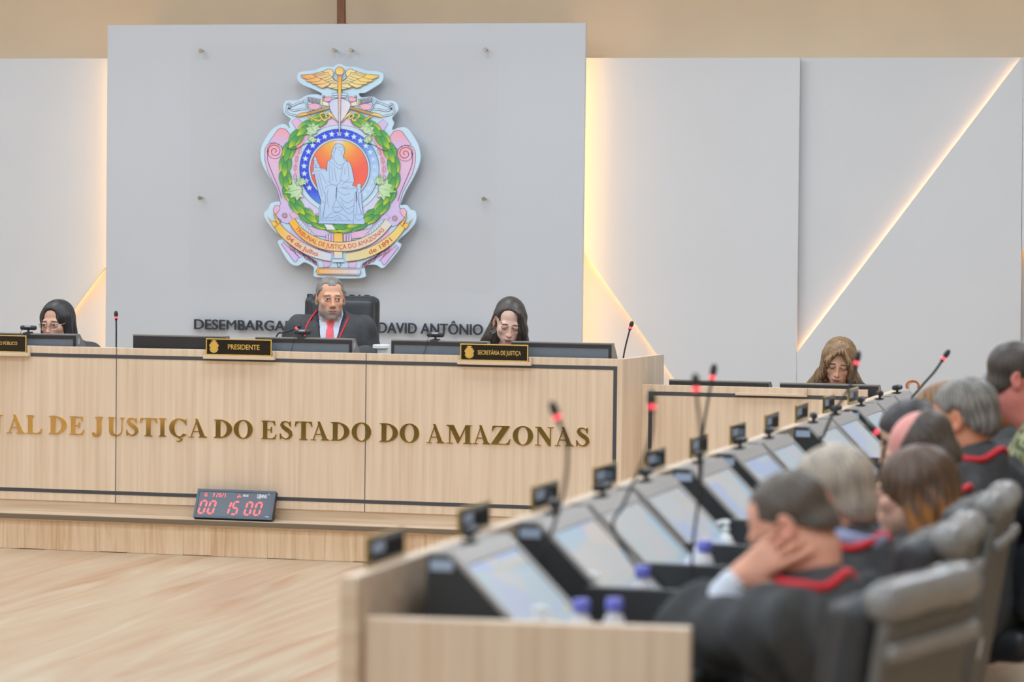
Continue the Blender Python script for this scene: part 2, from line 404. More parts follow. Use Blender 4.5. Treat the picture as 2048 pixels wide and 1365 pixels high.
# warm LED strips behind the raised edges (one strip per edge)
def led(px, y, label, r=0.0045):
    pts = [atY(x, yy, y) for x, yy in px]
    o = MB().tube(pts, r, seg=6).build('led_strip', M['led_warm'], base=pts[0])
    tag(o, label, 'light strip'); return o
def shift(p, q, d):   # move a pixel edge sideways by d
    L = math.hypot(q[0]-p[0], q[1]-p[1]); n = (-(q[1]-p[1])/L*d, (q[0]-p[0])/L*d)
    return [(p[0]+n[0], p[1]+n[1]), (q[0]+n[0], q[1]+n[1])]
led(shift((2038, 121), (1594, 702), -6), 18.605, 'warm LED strip behind the long diagonal panel edge at right')
led(shift((1172, 511), (1440, 888), -6), 18.605, 'warm LED strip behind the short diagonal edge right of the feature panel')
led(shift((206, 540), (-60, 895), 6), 18.605, 'warm LED strip behind the diagonal edge left of the feature panel')
led(shift((2047, 503), (2320, 890), -6), 18.605, 'warm LED strip behind the panel edge at the far right')
# feature panel with wall lettering
fp = thing('feature_panel', 'tall smooth pale panel behind the president carrying the crest', 'wall panel', (-5.4, YF, 0.19))
a, b = atY(215, 50, YF), atY(1172, 46, YF)
FX0, FX1, FZ = a[0], b[0], a[2]
MB().box((FX0, YF, 0.19), (FX1, YF+0.025, FZ)).build('face_panel', M['feature'], fp, world=True, bevel=0.003)
rim = MB()
for x0, x1 in ((FX0+0.10, FX0+0.12), (FX1-0.12, FX1-0.10)): rim.box((x0, YF+0.025, 0.19), (x1, YP1, FZ-0.10))
rim.box((FX0+0.10, YF+0.025, FZ-0.12), (FX1-0.10, YP1, FZ-0.10))
rim.build('standoff_frame', M['white_wall'], fp, world=True)
for xx, nm in ((FX0+0.06, 'left'), (FX1-0.06, 'right')):
    o = MB().tube([(xx, YF+0.04, 0.25), (xx, YF+0.04, FZ-0.13)], 0.008, seg=6).build('led_strip', M['led_wash'], base=(xx, YF+0.04, 0.25))
    tag(o, 'upright warm LED strip hidden behind the %s edge of the feature panel' % nm, 'light strip')
def wall_text(s, px0, px1, ytop0, ybot0, ytop1, ybot1, ref=None):
    p0, p1 = atY(px0, ybot0, YF), atY(px1, ybot1, YF); t0 = atY(px0, ytop0, YF)
    fn = lambda x, z, d: (x, YF-d, z)
    for ch_i, ch in enumerate(s): pass
    v, f = text_mesh(s, 0.010); r = text_mesh(ref, 0.010)[0] if ref else v
    w = (p1[0]-p0[0])/(r[:, 0].max()-r[:, 0].min()); b0, b1 = cap_h(0.010); h = (t0[2]-p0[2])/(b1-b0)
    # each character its own raised letter
    for i, ch in enumerate(s):
        if ch == ' ': continue
        pre = text_mesh(s[:i+1], 0.010)[0]; g, gf = text_mesh(ch, 0.010)
        x_off = pre[:, 0].max()-g[:, 0].max()-v[:, 0].min()
        X = p0[0]+(g[:, 0]+x_off)*w; Z = p0[2]+(g[:, 1]-b0)*h
        D = np.where(g[:, 2] > 0, 0.030, 0.016)
        MB().add([(x, YF-d, z) for x, z, d in zip(X, Z, D)], gf).build('letter', M['dark_letter'], fp, world=True)
wall_text('PLENÁRIO', 616.8, 747, 588, 608.5, 588.5, 609.5)
wall_text('DESEMBARGADOR', 391, 572, 638.5, 658.5, 641, 661.5, ref='DESEMBARGA')
wall_text('DAVID ANTÔNIO', 759, 967.5, 645, 666, 647, 668.5)
# clear acrylic sheet on metal standoffs
YA = YF-0.045
ac = thing('acrylic_sheet', 'large clear acrylic sheet held off the feature panel by metal studs', 'acrylic sheet', (-5.6, YA, 1.4))
c0, c1, c2 = atY(382, 86, YA), atY(997, 86, YA), atY(378, 578, YA)
MB().box((c0[0], YA-0.008, c2[2]), (c1[0], YA, c0[2])).build('sheet', M['acrylic'], ac, world=True, bevel=0.002)
Ry = Matrix.Rotation(math.pi/2, 3, 'X')
for px, py in ((400, 101), (667, 100), (701, 100), (970, 99), (399, 396), (967, 398)):
    p = atY(px, py, YA-0.02)
    MB().lathe([(0.011, 0), (0.0125, 0.002), (0.0125, 0.012), (0.008, 0.014), (0.006, 0.03), (0.006, 0.064)], (p[0], YA-0.022, p[2]), 20,
               R=Matrix.Rotation(-math.pi/2, 3, 'X')).build('stud', M['steel'], ac, world=True, smooth=True)
# wooden cross above the panel (only its foot is in the picture)
yc = 18.50
p, q = atY(672, 0, yc), atY(692, 46, yc)
pc = atY(683, 47, yc)
cr = thing('wooden_cross', 'foot of a dark wooden post rising above the feature panel', 'cross', (pc[0], yc, FZ))
MB().hexa([(-0.026, -0.015, 0.0), (0.026, -0.015, 0.0), (0.026, 0.015, 0.0), (-0.026, 0.015, 0.0)],
          [(-0.034, -0.015, 0.62), (0.010, -0.015, 0.62), (0.010, 0.015, 0.62), (-0.034, 0.015, 0.62)]).build('post', M['dark_wood'], cr, bevel=0.003)
MB().box((-0.24, -0.015, 0.42), (0.22, 0.015, 0.47)).build('crossbar', M['dark_wood'], cr, bevel=0.003)
MB().box((-0.035, -0.02, -0.002), (0.045, 0.02, 0.008)).build('foot_plate', M['dark_wood'], cr)

# ------------------------------------------------------------------ dais
YR = 14.72; ZD = 0.186
d = thing('dais', 'raised wooden dais under the long bench with plank riser', 'platform', (-5.6, YR, 0)); d['kind'] = 'structure'
MB().box((XL, YR+0.02, 0.0), (0.6, YP1-0.002, ZD-0.034)).build('platform_core', M['oak_flat'], d, world=True)
MB().box((XL, YR-0.02, ZD-0.033), (0.6, YP1-0.002, ZD)).build('tread', M['oak_flat'], d, world=True)
MB().box((XL, YR-0.034, ZD-0.024), (0.6, YR-0.0195, ZD-0.001)).build('edge_band', M['edge_brown'], d, world=True, bevel=0.002)
rnd = random.Random(4); x = -8.6
i = 0
while x < 0.5:
    w = 0.152; pl = MB().box((x+0.0004, YR, 0.001 if i % 3 else 0.003), (x+w-0.0004, YR+0.019, ZD-0.034))
    o = pl.build('riser_plank', M['oak_plank'], d); o.location = (0, 0, 0)
    sh = Vector((rnd.uniform(-3, 3), rnd.uniform(-3, 3), rnd.uniform(-3, 3)))     # every plank cut from its own stretch of veneer
    for v in o.data.vertices: v.co -= d.location; 
    o.data.transform(Matrix.Translation(sh)); o.location = -sh
    x += w; i += 1

# ------------------------------------------------------------------ long judges' bench
bx0, bx1 = -8.4, -3.144
ZT = 1.052; ZB = 0.244
jb = thing('judges_bench', 'long light oak bench with raised gold lettering and charcoal inlay', 'bench', (-5.6, YB, ZD))
seams = [bx0, atY(232, 850, YB)[0], atY(731, 850, YB)[0], bx1]
for s0, s1 in zip(seams[:-1], seams[1:]):
    o = MB().box((s0+0.0012, YB, ZB), (s1-0.0012, YB+0.025, ZT)).build('front_panel', M['oak'], jb, world=True, bevel=0.0015)
MB().box((bx0, YB+0.004, ZB+0.01), (bx1-0.01, YB+0.03, ZT-0.01)).build('backing_board', M['black_board'], jb, world=True)
MB().box((bx0, YB+0.012, ZD), (bx1, YB+0.04, ZB)).build('skirting_board', M['oak_flat'], jb, world=True, bevel=0.001)
gx = atY(1230, 800, YB)[0]; gt = atY(1232, 737, YB)[2]; gb = atY(0, 978.5, YB)[2]
g = 0.0095
MB().box((bx0, YB-0.0015, gt-g), (gx+g, YB+0.001, gt+g)).build('inlay_strip', M['groove'], jb, world=True)
MB().box((bx0, YB-0.0015, gb-g), (gx+g, YB+0.001, gb+g)).build('inlay_strip', M['groove'], jb, world=True)
MB().box((gx-g, YB-0.0017, gb-g), (gx+g, YB+0.001, gt+g)).build('inlay_strip', M['groove'], jb, world=True)
for sx in seams[1:3]:
    MB().box((sx-0.0012, YB-0.002, ZB), (sx+0.0012, YB+0.002, ZT)).build('panel_gap', M['groove'], jb, world=True)
# slanted right return
r0, r1 = (-3.144, YB), (-3.071, 15.54)
mb = MB(); mb.hexa([(r0[0], r0[1], ZD), (r1[0], r1[1], ZD), (r1[0]-0.03, r1[1], ZD), (r0[0]-0.03, r0[1]+0.027, ZD)],
                   [(r0[0], r0[1], ZT), (r1[0], r1[1], ZT), (r1[0]-0.03, r1[1], ZT), (r0[0]-0.03, r0[1]+0.027, ZT)])
mb.build('side_panel', M['oak'], jb, world=True, bevel=0.0015)
MB().box((bx0, YB+0.03, 0.90), (bx1-0.03, YB+0.72, 0.93)).build('worktop', M['black_board'], jb, world=True)
MB().box((bx0, YB+0.69, ZD), (bx0+0.03, YB+0.70, 0.90)).build('support', M['black_board'], jb, world=True)
# ------------------------------------------------------------------ serif letters cut by hand
def arc(cx, cy, rx, ry, a0, a1, n=20):
    return [(cx+rx*math.cos(math.radians(a0+(a1-a0)*i/n)), cy+ry*math.sin(math.radians(a0+(a1-a0)*i/n))) for i in range(n+1)]
def stroke(pts, ws):
    """polygon along pts with half-width ws"""
    L = []; R = []; n = len(pts)
    for i, p in enumerate(pts):
        a, b = pts[max(i-1, 0)], pts[min(i+1, n-1)]; l = math.hypot(b[0]-a[0], b[1]-a[1]) or 1
        nx, ny = -(b[1]-a[1])/l, (b[0]-a[0])/l; w = ws[i] if isinstance(ws, (list, tuple)) else ws
        L.append((p[0]+nx*w, p[1]+ny*w)); R.append((p[0]-nx*w, p[1]-ny*w))
    return L+R[::-1]
def rc(x0, y0, x1, y1): return [(x0, y0), (x1, y0), (x1, y1), (x0, y1)]
def serif(xa, xb, y, up):     # slab with small brackets
    s = 1 if up else -1
    return [(xa-.085, y), (xb+.085, y), (xb+.085, y+s*.03), (xb+.03, y+s*.045), (xb, y+s*.09), (xa, y+s*.09), (xa-.03, y+s*.045), (xa-.085, y+s*.03)]
def stem(x, w=.2, top=True, bot=True):
    r = [rc(x, 0, x+w, 1)]
    if bot: r.append(serif(x, x+w, 0, True))
    if top: r.append(serif(x, x+w, 1, False))
    return r
def ring(cx, cy, rx, ry, ix, iy, a0=0, a1=360, n=40):
    return arc(cx, cy, rx, ry, a0, a1, n)+arc(cx, cy, ix, iy, a1, a0, n)
GL = {}
GL['I'] = stem(.085)
GL['L'] = stem(.085)+[rc(.2, 0, .68, .045), [(.52, .045), (.68, .045), (.73, .29), (.69, .29), (.62, .12)]]
GL['E'] = stem(.085)+[rc(.2, 0, .66, .045), rc(.2, .955, .64, 1), [(.5, .045), (.66, .045), (.72, .27), (.68, .27), (.61, .12)], [(.5, .955), (.64, .955), (.66, .74), (.62, .74), (.58, .88)],
           rc(.2, .49, .46, .535), [(.43, .53), (.46, .68), (.5, .68), (.5, .35), (.46, .35), (.43, .49)]]
GL['T'] = stem(.28, top=False)+[rc(.02, .955, .74, 1), [(.16, .955), (.02, .955), (-.005, .72), (.035, .72), (.08, .87)], [(.6, .955), (.74, .955), (.765, .72), (.725, .72), (.68, .87)]]
GL['D'] = stem(.085)+[ring(.25, .5, .52, .5, .3, .452, -90, 90, 26), rc(.2, 0, .26, .045), rc(.2, .955, .26, 1)]
GL['O'] = [arc(.42, .5, .42, .52, 0, 180, 30)+arc(.42, .5, .205, .47, 180, 0, 30), arc(.42, .5, .42, .52, 180, 360, 30)+arc(.42, .5, .205, .47, 360, 180, 30)]
C_ = [ring(.42, .5, .42, .52, .2, .465, 48, 318, 40), [(.69, .66), (.72, .66), (.72, 1.0), (.69, 1.0), (.66, .93), (.6, .87)]]
GL['C'] = C_
GL['Ç'] = C_+[stroke([(.42, .02), (.40, -.07)], .018), stroke([(.38, -.06), (.46, -.07), (.53, -.13), (.5, -.21), (.4, -.24), (.3, -.22)], [.02, .03, .045, .035, .03, .015])]
GL['J'] = [rc(.26, .2, .46, 1), serif(.26, .46, 1, False), stroke([(.36, .25), (.355, .1), (.31, .0), (.22, -.06), (.12, -.03), (.11, .06)], [.1, .1, .08, .045, .045, .06]), arc(.12, .07, .075, .075, 0, 360, 16)]
GL['U'] = [rc(.1, .3, .3, 1), serif(.1, .3, 1, False), rc(.70, .3, .74, 1), serif(.69, .75, 1, False),
           stroke([(.2, .33), (.21, .2), (.26, .08), (.36, .02), (.48, .0), (.6, .05), (.69, .16), (.72, .33)], [.1, .1, .09, .06, .035, .03, .022, .02])]
GL['A'] = [stroke([(.13, .02), (.43, 1.0)], .024), [(.33, 1.02), (.45, 1.02), (.83, .02), (.59, .02)], rc(.2, .3, .66, .345),
           rc(0, 0, .27, .035), rc(.5, 0, .93, .035), [(.52, .035), (.9, .035), (.82, .1), (.6, .1)]]
GL['N'] = [stroke([(.17, .02), (.17, .97)], .024), [(.02, 1), (.31, 1), (.80, .26), (.80, -.02), (.69, -.02), (.17, .80), (.17, .93), (.02, .965)], stroke([(.78, .0), (.78, .97)], .024),
           rc(.02, 0, .32, .035), rc(.62, .965, .94, 1)]
GL['M'] = [stroke([(.15, .02), (.15, .97)], .024), [(.0, 1), (.31, 1), (.60, .27), (.50, .0), (.47, .0), (.15, .86), (.0, .965)], stroke([(.50, .03), (.83, .97)], .03),
           rc(.80, 0, 1.0, 1), serif(.80, 1.0, 0, True), [(.8, .965), (1.09, .965), (1.09, 1), (.8, 1)], rc(.01, 0, .29, .035)]
GL['Z'] = [rc(.06, .95, .70, 1), rc(.02, 0, .70, .05), [(.44, .96), (.70, .96), (.27, .04), (.01, .04)], [(.06, .95), (.2, .95), (.11, .86), (.07, .72), (.03, .72)], [(.56, .05), (.70, .05), (.745, .3), (.705, .3), (.65, .15)]]
GL['S'] = [stroke([(.50, .74), (.46, .87), (.36, .965), (.25, .975), (.15, .92), (.12, .79), (.2, .66), (.36, .53), (.5, .4), (.54, .24), (.46, .09), (.32, .02), (.2, .06), (.1, .17), (.06, .3)],
                  [.02, .025, .03, .035, .06, .085, .1, .115, .1, .085, .06, .035, .03, .025, .02]), [(.5, .7), (.54, .7), (.53, 1.0), (.5, 1.0), (.44, .92)], [(.02, .32), (.06, .32), (.11, .09), (.06, 0), (.03, 0)]]
def metal_letter(ch, x0, x1, z0, z1, parent):
    mb = MB(); P = GL[ch]; xs = [p[0] for q in P for p in q]; a, b = min(xs), max(xs)
    for i, poly in enumerate(P):
        e = 0.00012*i      # tiny steps keep the overlapping cut pieces from flickering
        mb.prism(poly, lambda x, z, dd: (x0+(x-a)/(b-a)*(x1-x0), YB-dd, z0+z*(z1-z0)), -0.0002, 0.006+e)
    return mb.build('letter', M['gold'], parent, world=True)
def zline(px, t):   # baseline and cap line as measured at both ends of the row
    b0, b1 = atY(30, 866.3, YB)[2], atY(1130, 892.5, YB)[2]
    c0, c1 = atY(30, 830.5, YB)[2], atY(1130, 855.0, YB)[2]
    return b0+(b1-b0)*t, c0+(c1-c0)*t
for ch, a, b in [('N', -31, 6), ('A', 13.7, 51), ('L', 53, 85), ('D', 98, 134), ('E', 139, 169), ('J', 184.5, 207), ('U', 215, 249.5), ('S', 253, 277.5), ('T', 280, 315), ('I', 318, 333),
                 ('Ç', 339, 374), ('A', 377.6, 415), ('D', 428, 465), ('O', 468, 506), ('E', 523, 554), ('S', 560, 586), ('T', 590, 625.5), ('A', 622, 660), ('D', 662, 699.5), ('O', 704, 743),
                 ('D', 759.6, 796.7), ('O', 800, 839), ('A', 853.5, 890.6), ('M', 893, 945), ('A', 946, 982), ('Z', 983, 1022), ('O', 1026, 1067), ('N', 1070.5, 1108), ('A', 1110, 1149), ('S', 1153, 1180)]:
    z0, z1 = zline(a, min(max((a-30)/1100, -.1), 1.1))
    metal_letter(ch, atY(a, 860, YB)[0], atY(b, 860, YB)[0], z0, z1, jb)

# ------------------------------------------------------------------ lower bench at right
YS = 15.17
sx0, sx1 = atY(1280, 768, YS)[0], atY(1735, 789, YS)[0]; zs = 0.912
sb = thing('side_bench', 'lower light oak bench with charcoal inlay beside the long bench', 'bench', (-2.5, YS, ZD))
MB().box((sx0, YS, ZD), (sx1, YS+0.025, zs)).build('front_panel', M['oak'], sb, world=True, bevel=0.0015)
MB().box((sx0+.09, YS+0.025, 0.74), (sx1, YS+0.68, 0.77)).build('worktop', M['black_board'], sb, world=True)
MB().box((sx1-0.028, YS+0.026, ZD), (sx1, YS+0.68, .7395)).build('side_panel', M['black_board'], sb, world=True, bevel=0.0015)
p = atY(1301, 787, YS); zi = p[2]; xi = p[0]
MB().box((xi-g, YS-0.0015, zi-g), (sx1, YS+0.001, zi+g)).build('inlay_strip', M['groove'], sb, world=True)
MB().box((xi-g, YS-0.0017, 0.3), (xi+g, YS+0.001, zi+g)).build('inlay_strip', M['groove'], sb, world=True)
h0, h1 = atY(1472, 789, YS), atY(1615, 790, YS)
hb = MB(); hz = zs-0.042
hb.box((h0[0], YS-0.022, hz), (h1[0], YS-0.0005, hz+0.012)); hb.box((h1[0]-0.014, YS-0.022, hz+0.012), (h1[0], YS-0.0005, zs+0.002))
hb.build('empty_plate_holder', M['oak_flat'], sb, world=True, bevel=0.001)

# ------------------------------------------------------------------ crest outline (also on the name plates); emblem drawing units
EMB_OUT = [(545,52),(580,68),(640,72),(700,92),(770,98),(798,118),(790,158),(745,190),(690,222),(655,225),(670,250),(735,245),(780,268),(850,268),(882,290),(884,325),(850,370),(862,400),(850,440),
           (895,425),(940,430),(985,490),(1010,545),(1017,610),(990,690),(930,800),(905,860),(900,880),(935,878),(958,905),(985,912),(995,940),(985,985),(940,1040),(885,1090),(905,1110),(890,1145),(835,1215),(795,1252),(755,1232),
           (690,1240),(692,1275),(670,1312),(412,1312),(390,1280),(384,1250),(330,1225),(290,1246),(240,1225),(180,1130),(175,1100),(200,1085),(140,1030),(95,965),(92,935),(115,910),(130,880),(165,868),(185,862),(170,800),
           (120,720),(80,650),(68,590),(80,530),(130,450),(180,415),(215,410),(245,435),(238,400),(250,378),(212,345),(205,300),(225,270),(290,268),(345,240),(400,232),(430,240),(432,225),(380,200),(320,175),(290,145),(295,108),(330,96),(385,92),(440,72),(500,70),(520,58)]

# ------------------------------------------------------------------ name plates standing in wooden holders on the bench front
def name_plate(px0, px1, yt, yb, words_, tx0, tx1, ty0, ty1, label, crest=None, ref=None):
    Y = YB-0.028
    a, b = atY(px0, yb, Y), atY(px1, yb, Y); t = atY(px0, yt, Y); 
    root = thing('name_plate', label, 'name plate', ((a[0]+b[0])/2, Y, a[2]))
    fn = lambda x, z, dd: (x, Y-dd, z)
    MB().box((a[0], Y, a[2]), (b[0], Y+0.008, t[2])).build('plate', M['plate_black'], root, world=True)
    fw = 0.0055; fr = MB()
    for x0, x1, z0, z1 in ((a[0], b[0], a[2], a[2]+fw), (a[0], b[0], t[2]-fw, t[2]), (a[0], a[0]+fw, a[2]+fw, t[2]-fw), (b[0]-fw, b[0], a[2]+fw, t[2]-fw)):
        fr.box((x0, Y-0.004, z0), (x1, Y+0.0005, z1))
    fr.build('gold_border', M['gold_frame'], root, world=True, bevel=0.001)
    p0, p1 = atY(tx0, ty1, Y), atY(tx1, ty1, Y); zt = atY(tx0, ty0, Y)[2]
    mb = MB(); put_text(mb, words_, fn, p0[0], p1[0], p0[2], zt, 0.0, 0.0015, off=0.012, ref=ref)
    mb.build('lettering', M['gold_frame'], root, world=True)
    if crest:
        q0, q1 = atY(crest[0], crest[3], Y), atY(crest[1], crest[2], Y)
        mb = MB(); mb.prism([(q0[0]+(x-68)/949*(q1[0]-q0[0]), q1[2]+(y-52)/1260*(q0[2]-q1[2])) for x, y in EMB_OUT], fn, 0.0, 0.0015)
        cxm, czm = (q0[0]+q1[0])/2, (q0[2]+q1[2])/2; rr = (q1[0]-q0[0])*0.27
        mb.prism(ring(cxm, czm, rr, rr*1.1, rr*.8, rr*.9, 0, 359, 28), fn, 0.0015, 0.0025)
        mb.build('crest', M['gold_frame'], root, world=True)
    hd = MB(); x0, x1 = a[0]-0.002, b[0]+0.013
    hd.box((x0-0.012, YB-0.036, a[2]-0.019), (x1, YB-0.0022, a[2]-0.0005)); hd.box((b[0]+0.001, YB-0.024, a[2]-0.0005), (x1, YB-0.0022, ZT))
    hd.box((x0-0.012, YB-0.012, a[2]-0.0005), (x1-0.012, YB-0.0022, ZT))
    hd.build('wooden_holder', M['oak_flat'], root, world=True, bevel=0.0012)
    return root
name_plate(-80, 53, 668.5, 703, 'MINISTÉRIO PÚBLICO', -31.5, 34.5, 682.6, 689.3, 'black and gold name plate cut by the left edge of the view', ref='MINISTÉRIO PÚBLICO')
name_plate(412, 543.5, 677, 710.5, 'PRESIDENTE', 456, 519, 689, 699, 'black and gold name plate reading PRESIDENTE', crest=(418.5, 437.5, 680.5, 706))
name_plate(920.5, 1056.5, 687.5, 721.5, 'SECRETÁRIA DE JUSTIÇA', 955.5, 1042, 701, 709.5, 'black and gold name plate reading SECRETÁRIA DE JUSTIÇA', crest=(929, 948.5, 692, 717))

# ------------------------------------------------------------------ digital clock leaning on the ledge
def on(px, py, Y): return Vector(atY(px, py, Y))
kA = on(384, 1028.5, YR-0.012); kB = on(541, 1031.5, YR-0.012)
ck = thing('digital_clock', 'slate digital wall clock with red digits leaning on the bench ledge', 'clock', (kA.x, YR+0.012, ZD))
W_ = (kB.x-kA.x)*1.0; Hc = 0.158; T_ = 0.034; tilt = math.radians(26)
ex = Vector((1, 0, 0)); ez = Vector((0, math.sin(tilt), math.cos(tilt))); en = Vector((0, -math.cos(tilt), math.sin(tilt)))
O_ = Vector((0, 0, 0.0015)) - en*0.0
def kp(x, z, dd): return ck.location + ex*x + ez*z + en*dd + Vector((0, T_*math.cos(tilt)*0.35, 0.002))
mb = MB(); vs = [kp(x, z, dd) for dd in (-T_*0.5, T_*0.5) for x, z in ((0, 0), (W_, 0), (W_, Hc), (0, Hc))]
mb.add(vs, [(0, 3, 2, 1), (4, 5, 6, 7), (0, 1, 5, 4), (1, 2, 6, 5), (2, 3, 7, 6), (3, 0, 4, 7)])
mb.build('case', M['black'], ck, world=True, bevel=0.002)
f0 = T_*0.5
bz = MB(); bw = 0.013
for x0, z0, x1, z1 in ((0, 0, W_, bw), (0, Hc-bw, W_, Hc), (0, bw, bw, Hc-bw), (W_-bw, bw, W_, Hc-bw)):
    bz.prism(rc(x0, z0, x1, z1), kp, f0-0.002, f0+0.0045)
bz.build('bezel', M['clock_case'], ck, world=True, bevel=0.001)
mb = MB(); mb.prism(rc(bw, bw, W_-bw, Hc-bw), kp, f0-0.001, f0+0.001); mb.build('window', M['clock_face'], ck, world=True)
SEG = {'0': 'abcdef', '1': 'bc', '5': 'acdfg', '2': 'abged', '6': 'acdefg', '9': 'abcdfg', 'd': 'bcdeg', 'n': 'ceg'}
def digit(mb, ch, x, z, w, h, t, sl=0.17):
    q = dict(a=((0, 1), (1, 1)), b=((1, 1), (1, .5)), c=((1, .5), (1, 0)), d=((0, 0), (1, 0)), e=((0, .5), (0, 0)), f=((0, 1), (0, .5)), g=((0, .5), (1, .5)))
    for s in SEG[ch]:
        (ax, az), (bx, bz_) = q[s]; A = (x+ax*w+az*h*sl, z+az*h); B = (x+bx*w+bz_*h*sl, z+bz_*h)
        dx, dz = B[0]-A[0], B[1]-A[1]; l = math.hypot(dx, dz); ux, uz = dx/l, dz/l; e = t*0.75
        A = (A[0]+ux*e, A[1]+uz*e); B = (B[0]-ux*e, B[1]-uz*e); nx, nz = -uz*t/2, ux*t/2; k = t*0.5
        mb.prism([(A[0]-ux*k, A[1]-uz*k), (A[0]-nx, A[1]-nz), (B[0]-nx, B[1]-nz), (B[0]+ux*k, B[1]+uz*k), (B[0]+nx, B[1]+nz), (A[0]+nx, A[1]+nz)], kp, f0+0.0008, f0+0.002)
sx_ = W_/157.0
def kx(cx): return (cx-225)/ (1690-225)*W_       # from the close-up of the clock front
zb = Hc*0.155; dh = Hc*0.43; dw = W_*0.068
for ch, cx in (('0', 285), ('0', 455), ('1', 740), ('5', 895), ('0', 1145), ('0', 1320)):
    mb = MB(); digit(mb, ch, kx(cx)+0.004, zb, dw, dh, 0.0095); mb.build('digit', M['digit'], ck, world=True)
zs_ = Hc*0.735; sh_ = Hc*0.125
for ch, cx in (('1', 345), ('6', 390), ('9', 520), ('2', 590), ('0', 640), ('2', 690), ('5', 740), ('d', 985), ('n', 1025)):
    mb = MB(); digit(mb, ch, kx(cx), zs_, W_*0.015, sh_, 0.003); mb.build('small_digit', M['digit'], ck, world=True)
mb = MB(); put_text(mb, 'MODE', kp, kx(1090), kx(1190), zs_+0.006, zs_+0.018, f0+0.0008, f0+0.002, off=0.03); mb.build('mode_marking', M['white_ink'], ck, world=True)
mb = MB(); put_text(mb, 'LEJIANG', kp, kx(1355), kx(1535), zs_+0.001, zs_+0.022, f0+0.0008, f0+0.002, off=0.03)
mb.prism(ring(kx(1565), zs_+0.023, .0045, .0045, .003, .003, 0, 350, 14), kp, f0+.0008, f0+.002); mb.build('maker_mark', M['white_ink'], ck, world=True)
mb = MB(); mb.prism(rc(kx(1560), 0.0155, kx(1630), 0.0185), kp, f0+.0008, f0+.002); mb.build('small_print', M['white_ink'], ck, world=True)
MB().tube([kp(W_+0.001, 0.035, -0.004), kp(W_+0.012, 0.03, -0.006), kp(W_+0.006, 0.022, -.01), kp(W_-0.01, 0.008, -0.018), kp(W_-0.05, 0.002, -0.0205)], 0.0022, seg=6).build('power_cable', M['black'], ck, world=True, smooth=True)

# ------------------------------------------------------------------ monitors sunk in black housings on the benches
def bench_monitor(px0, px1, yt, label, Y, zb, recess=True, sticker=False, top=0.045, foot=0.27):
    a, b = atY(px0, yt, Y), atY(px1, yt, Y); z1 = a[2]; x0, x1 = a[0], b[0]
    r = thing('monitor_housing', label, 'monitor', ((x0+x1)/2, Y, zb), group=None)
    mb = MB(); mb.hexa([(x0, Y, zb), (x1, Y, zb), (x1, Y+foot, zb), (x0, Y+foot, zb)], [(x0, Y, z1-.008), (x1, Y, z1-.008), (x1, Y+top, z1-.008), (x0, Y+top, z1-.008)])
    mb.build('housing', M['black'], r, world=True, bevel=0.002)
    mb = MB(); mb.box((x0-.001, Y-.001, z1-.008), (x1+.001, Y+top+.004, z1)); mb.build('top_cap', M['grey_plastic'], r, world=True, bevel=0.0015)
    sd = MB(); sd.hexa([(x1, Y, zb), (x1+.004, Y, zb), (x1+.004, Y+foot, zb), (x1, Y+foot, zb)], [(x1, Y, z1), (x1+.004, Y, z1), (x1+.004, Y+top, z1), (x1, Y+top, z1)])
    sd.build('side_plate', M['grey_plastic'], r, world=True)
    if recess:
        fr = 0.014
        MB().box((x0+fr, Y-.0025, zb), (x1-fr, Y-.0002, z1-.026)).build('back_panel', M['back_glass'], r, world=True)
        rim = MB(); rim.box((x0, Y-.006, z1-.026), (x1, Y, z1-.007)); rim.box((x0, Y-.006, zb), (x0+fr, Y, z1-.026)); rim.box((x1-fr, Y-.006, zb), (x1, Y, z1-.026))
        rim.build('back_rim', M['black'], r, world=True, bevel=.001)
    def sl(x, t, dd):     # on the sloping screen side
        return (x, Y+top+(foot-top)*t+dd*0.75, z1+(zb-z1)*t+dd*0.66)
    sc = MB(); sc.prism(rc(x0+.02, .08, x1-.02, .95), sl, .001, .004); sc.build('screen', M['screen'], r, world=True)
    if sticker: MB().box((x1+.004, Y+.018, z1-.052), (x1+.005, Y+.04, z1-.022)).build('sticker', M['sticker'], r, world=True)
    return r, x0, x1, z1
YM = YB+0.05
mA = bench_monitor(-62, 152, 664.5, 'black monitor housing with slate back at the left edge of the view', YM, .9305, sticker=True)
mB_ = bench_monitor(266, 451, 669, 'plain black monitor housing left of the PRESIDENTE name plate', YM, .9305, recess=False)
mC = bench_monitor(511, 704, 674, 'black monitor housing with slate back in front of the president', YM, .9305, sticker=True)
mD = bench_monitor(783, 974, 679.5, 'black monitor housing left of the SECRETÁRIA DE JUSTIÇA plate', YM, .9305)
mE = bench_monitor(1023, 1223, 683, 'black monitor housing right of the SECRETÁRIA DE JUSTIÇA plate', YM, .9305)
YMS = YS+0.05
mF = bench_monitor(1338, 1538, 759.5, 'low black monitor housing at the left of the lower bench', YMS, .7705, recess=False)
mG = bench_monitor(1559.5, 1757, 766, 'low black monitor housing in front of the woman with tawny hair', YMS, .7705, recess=False)

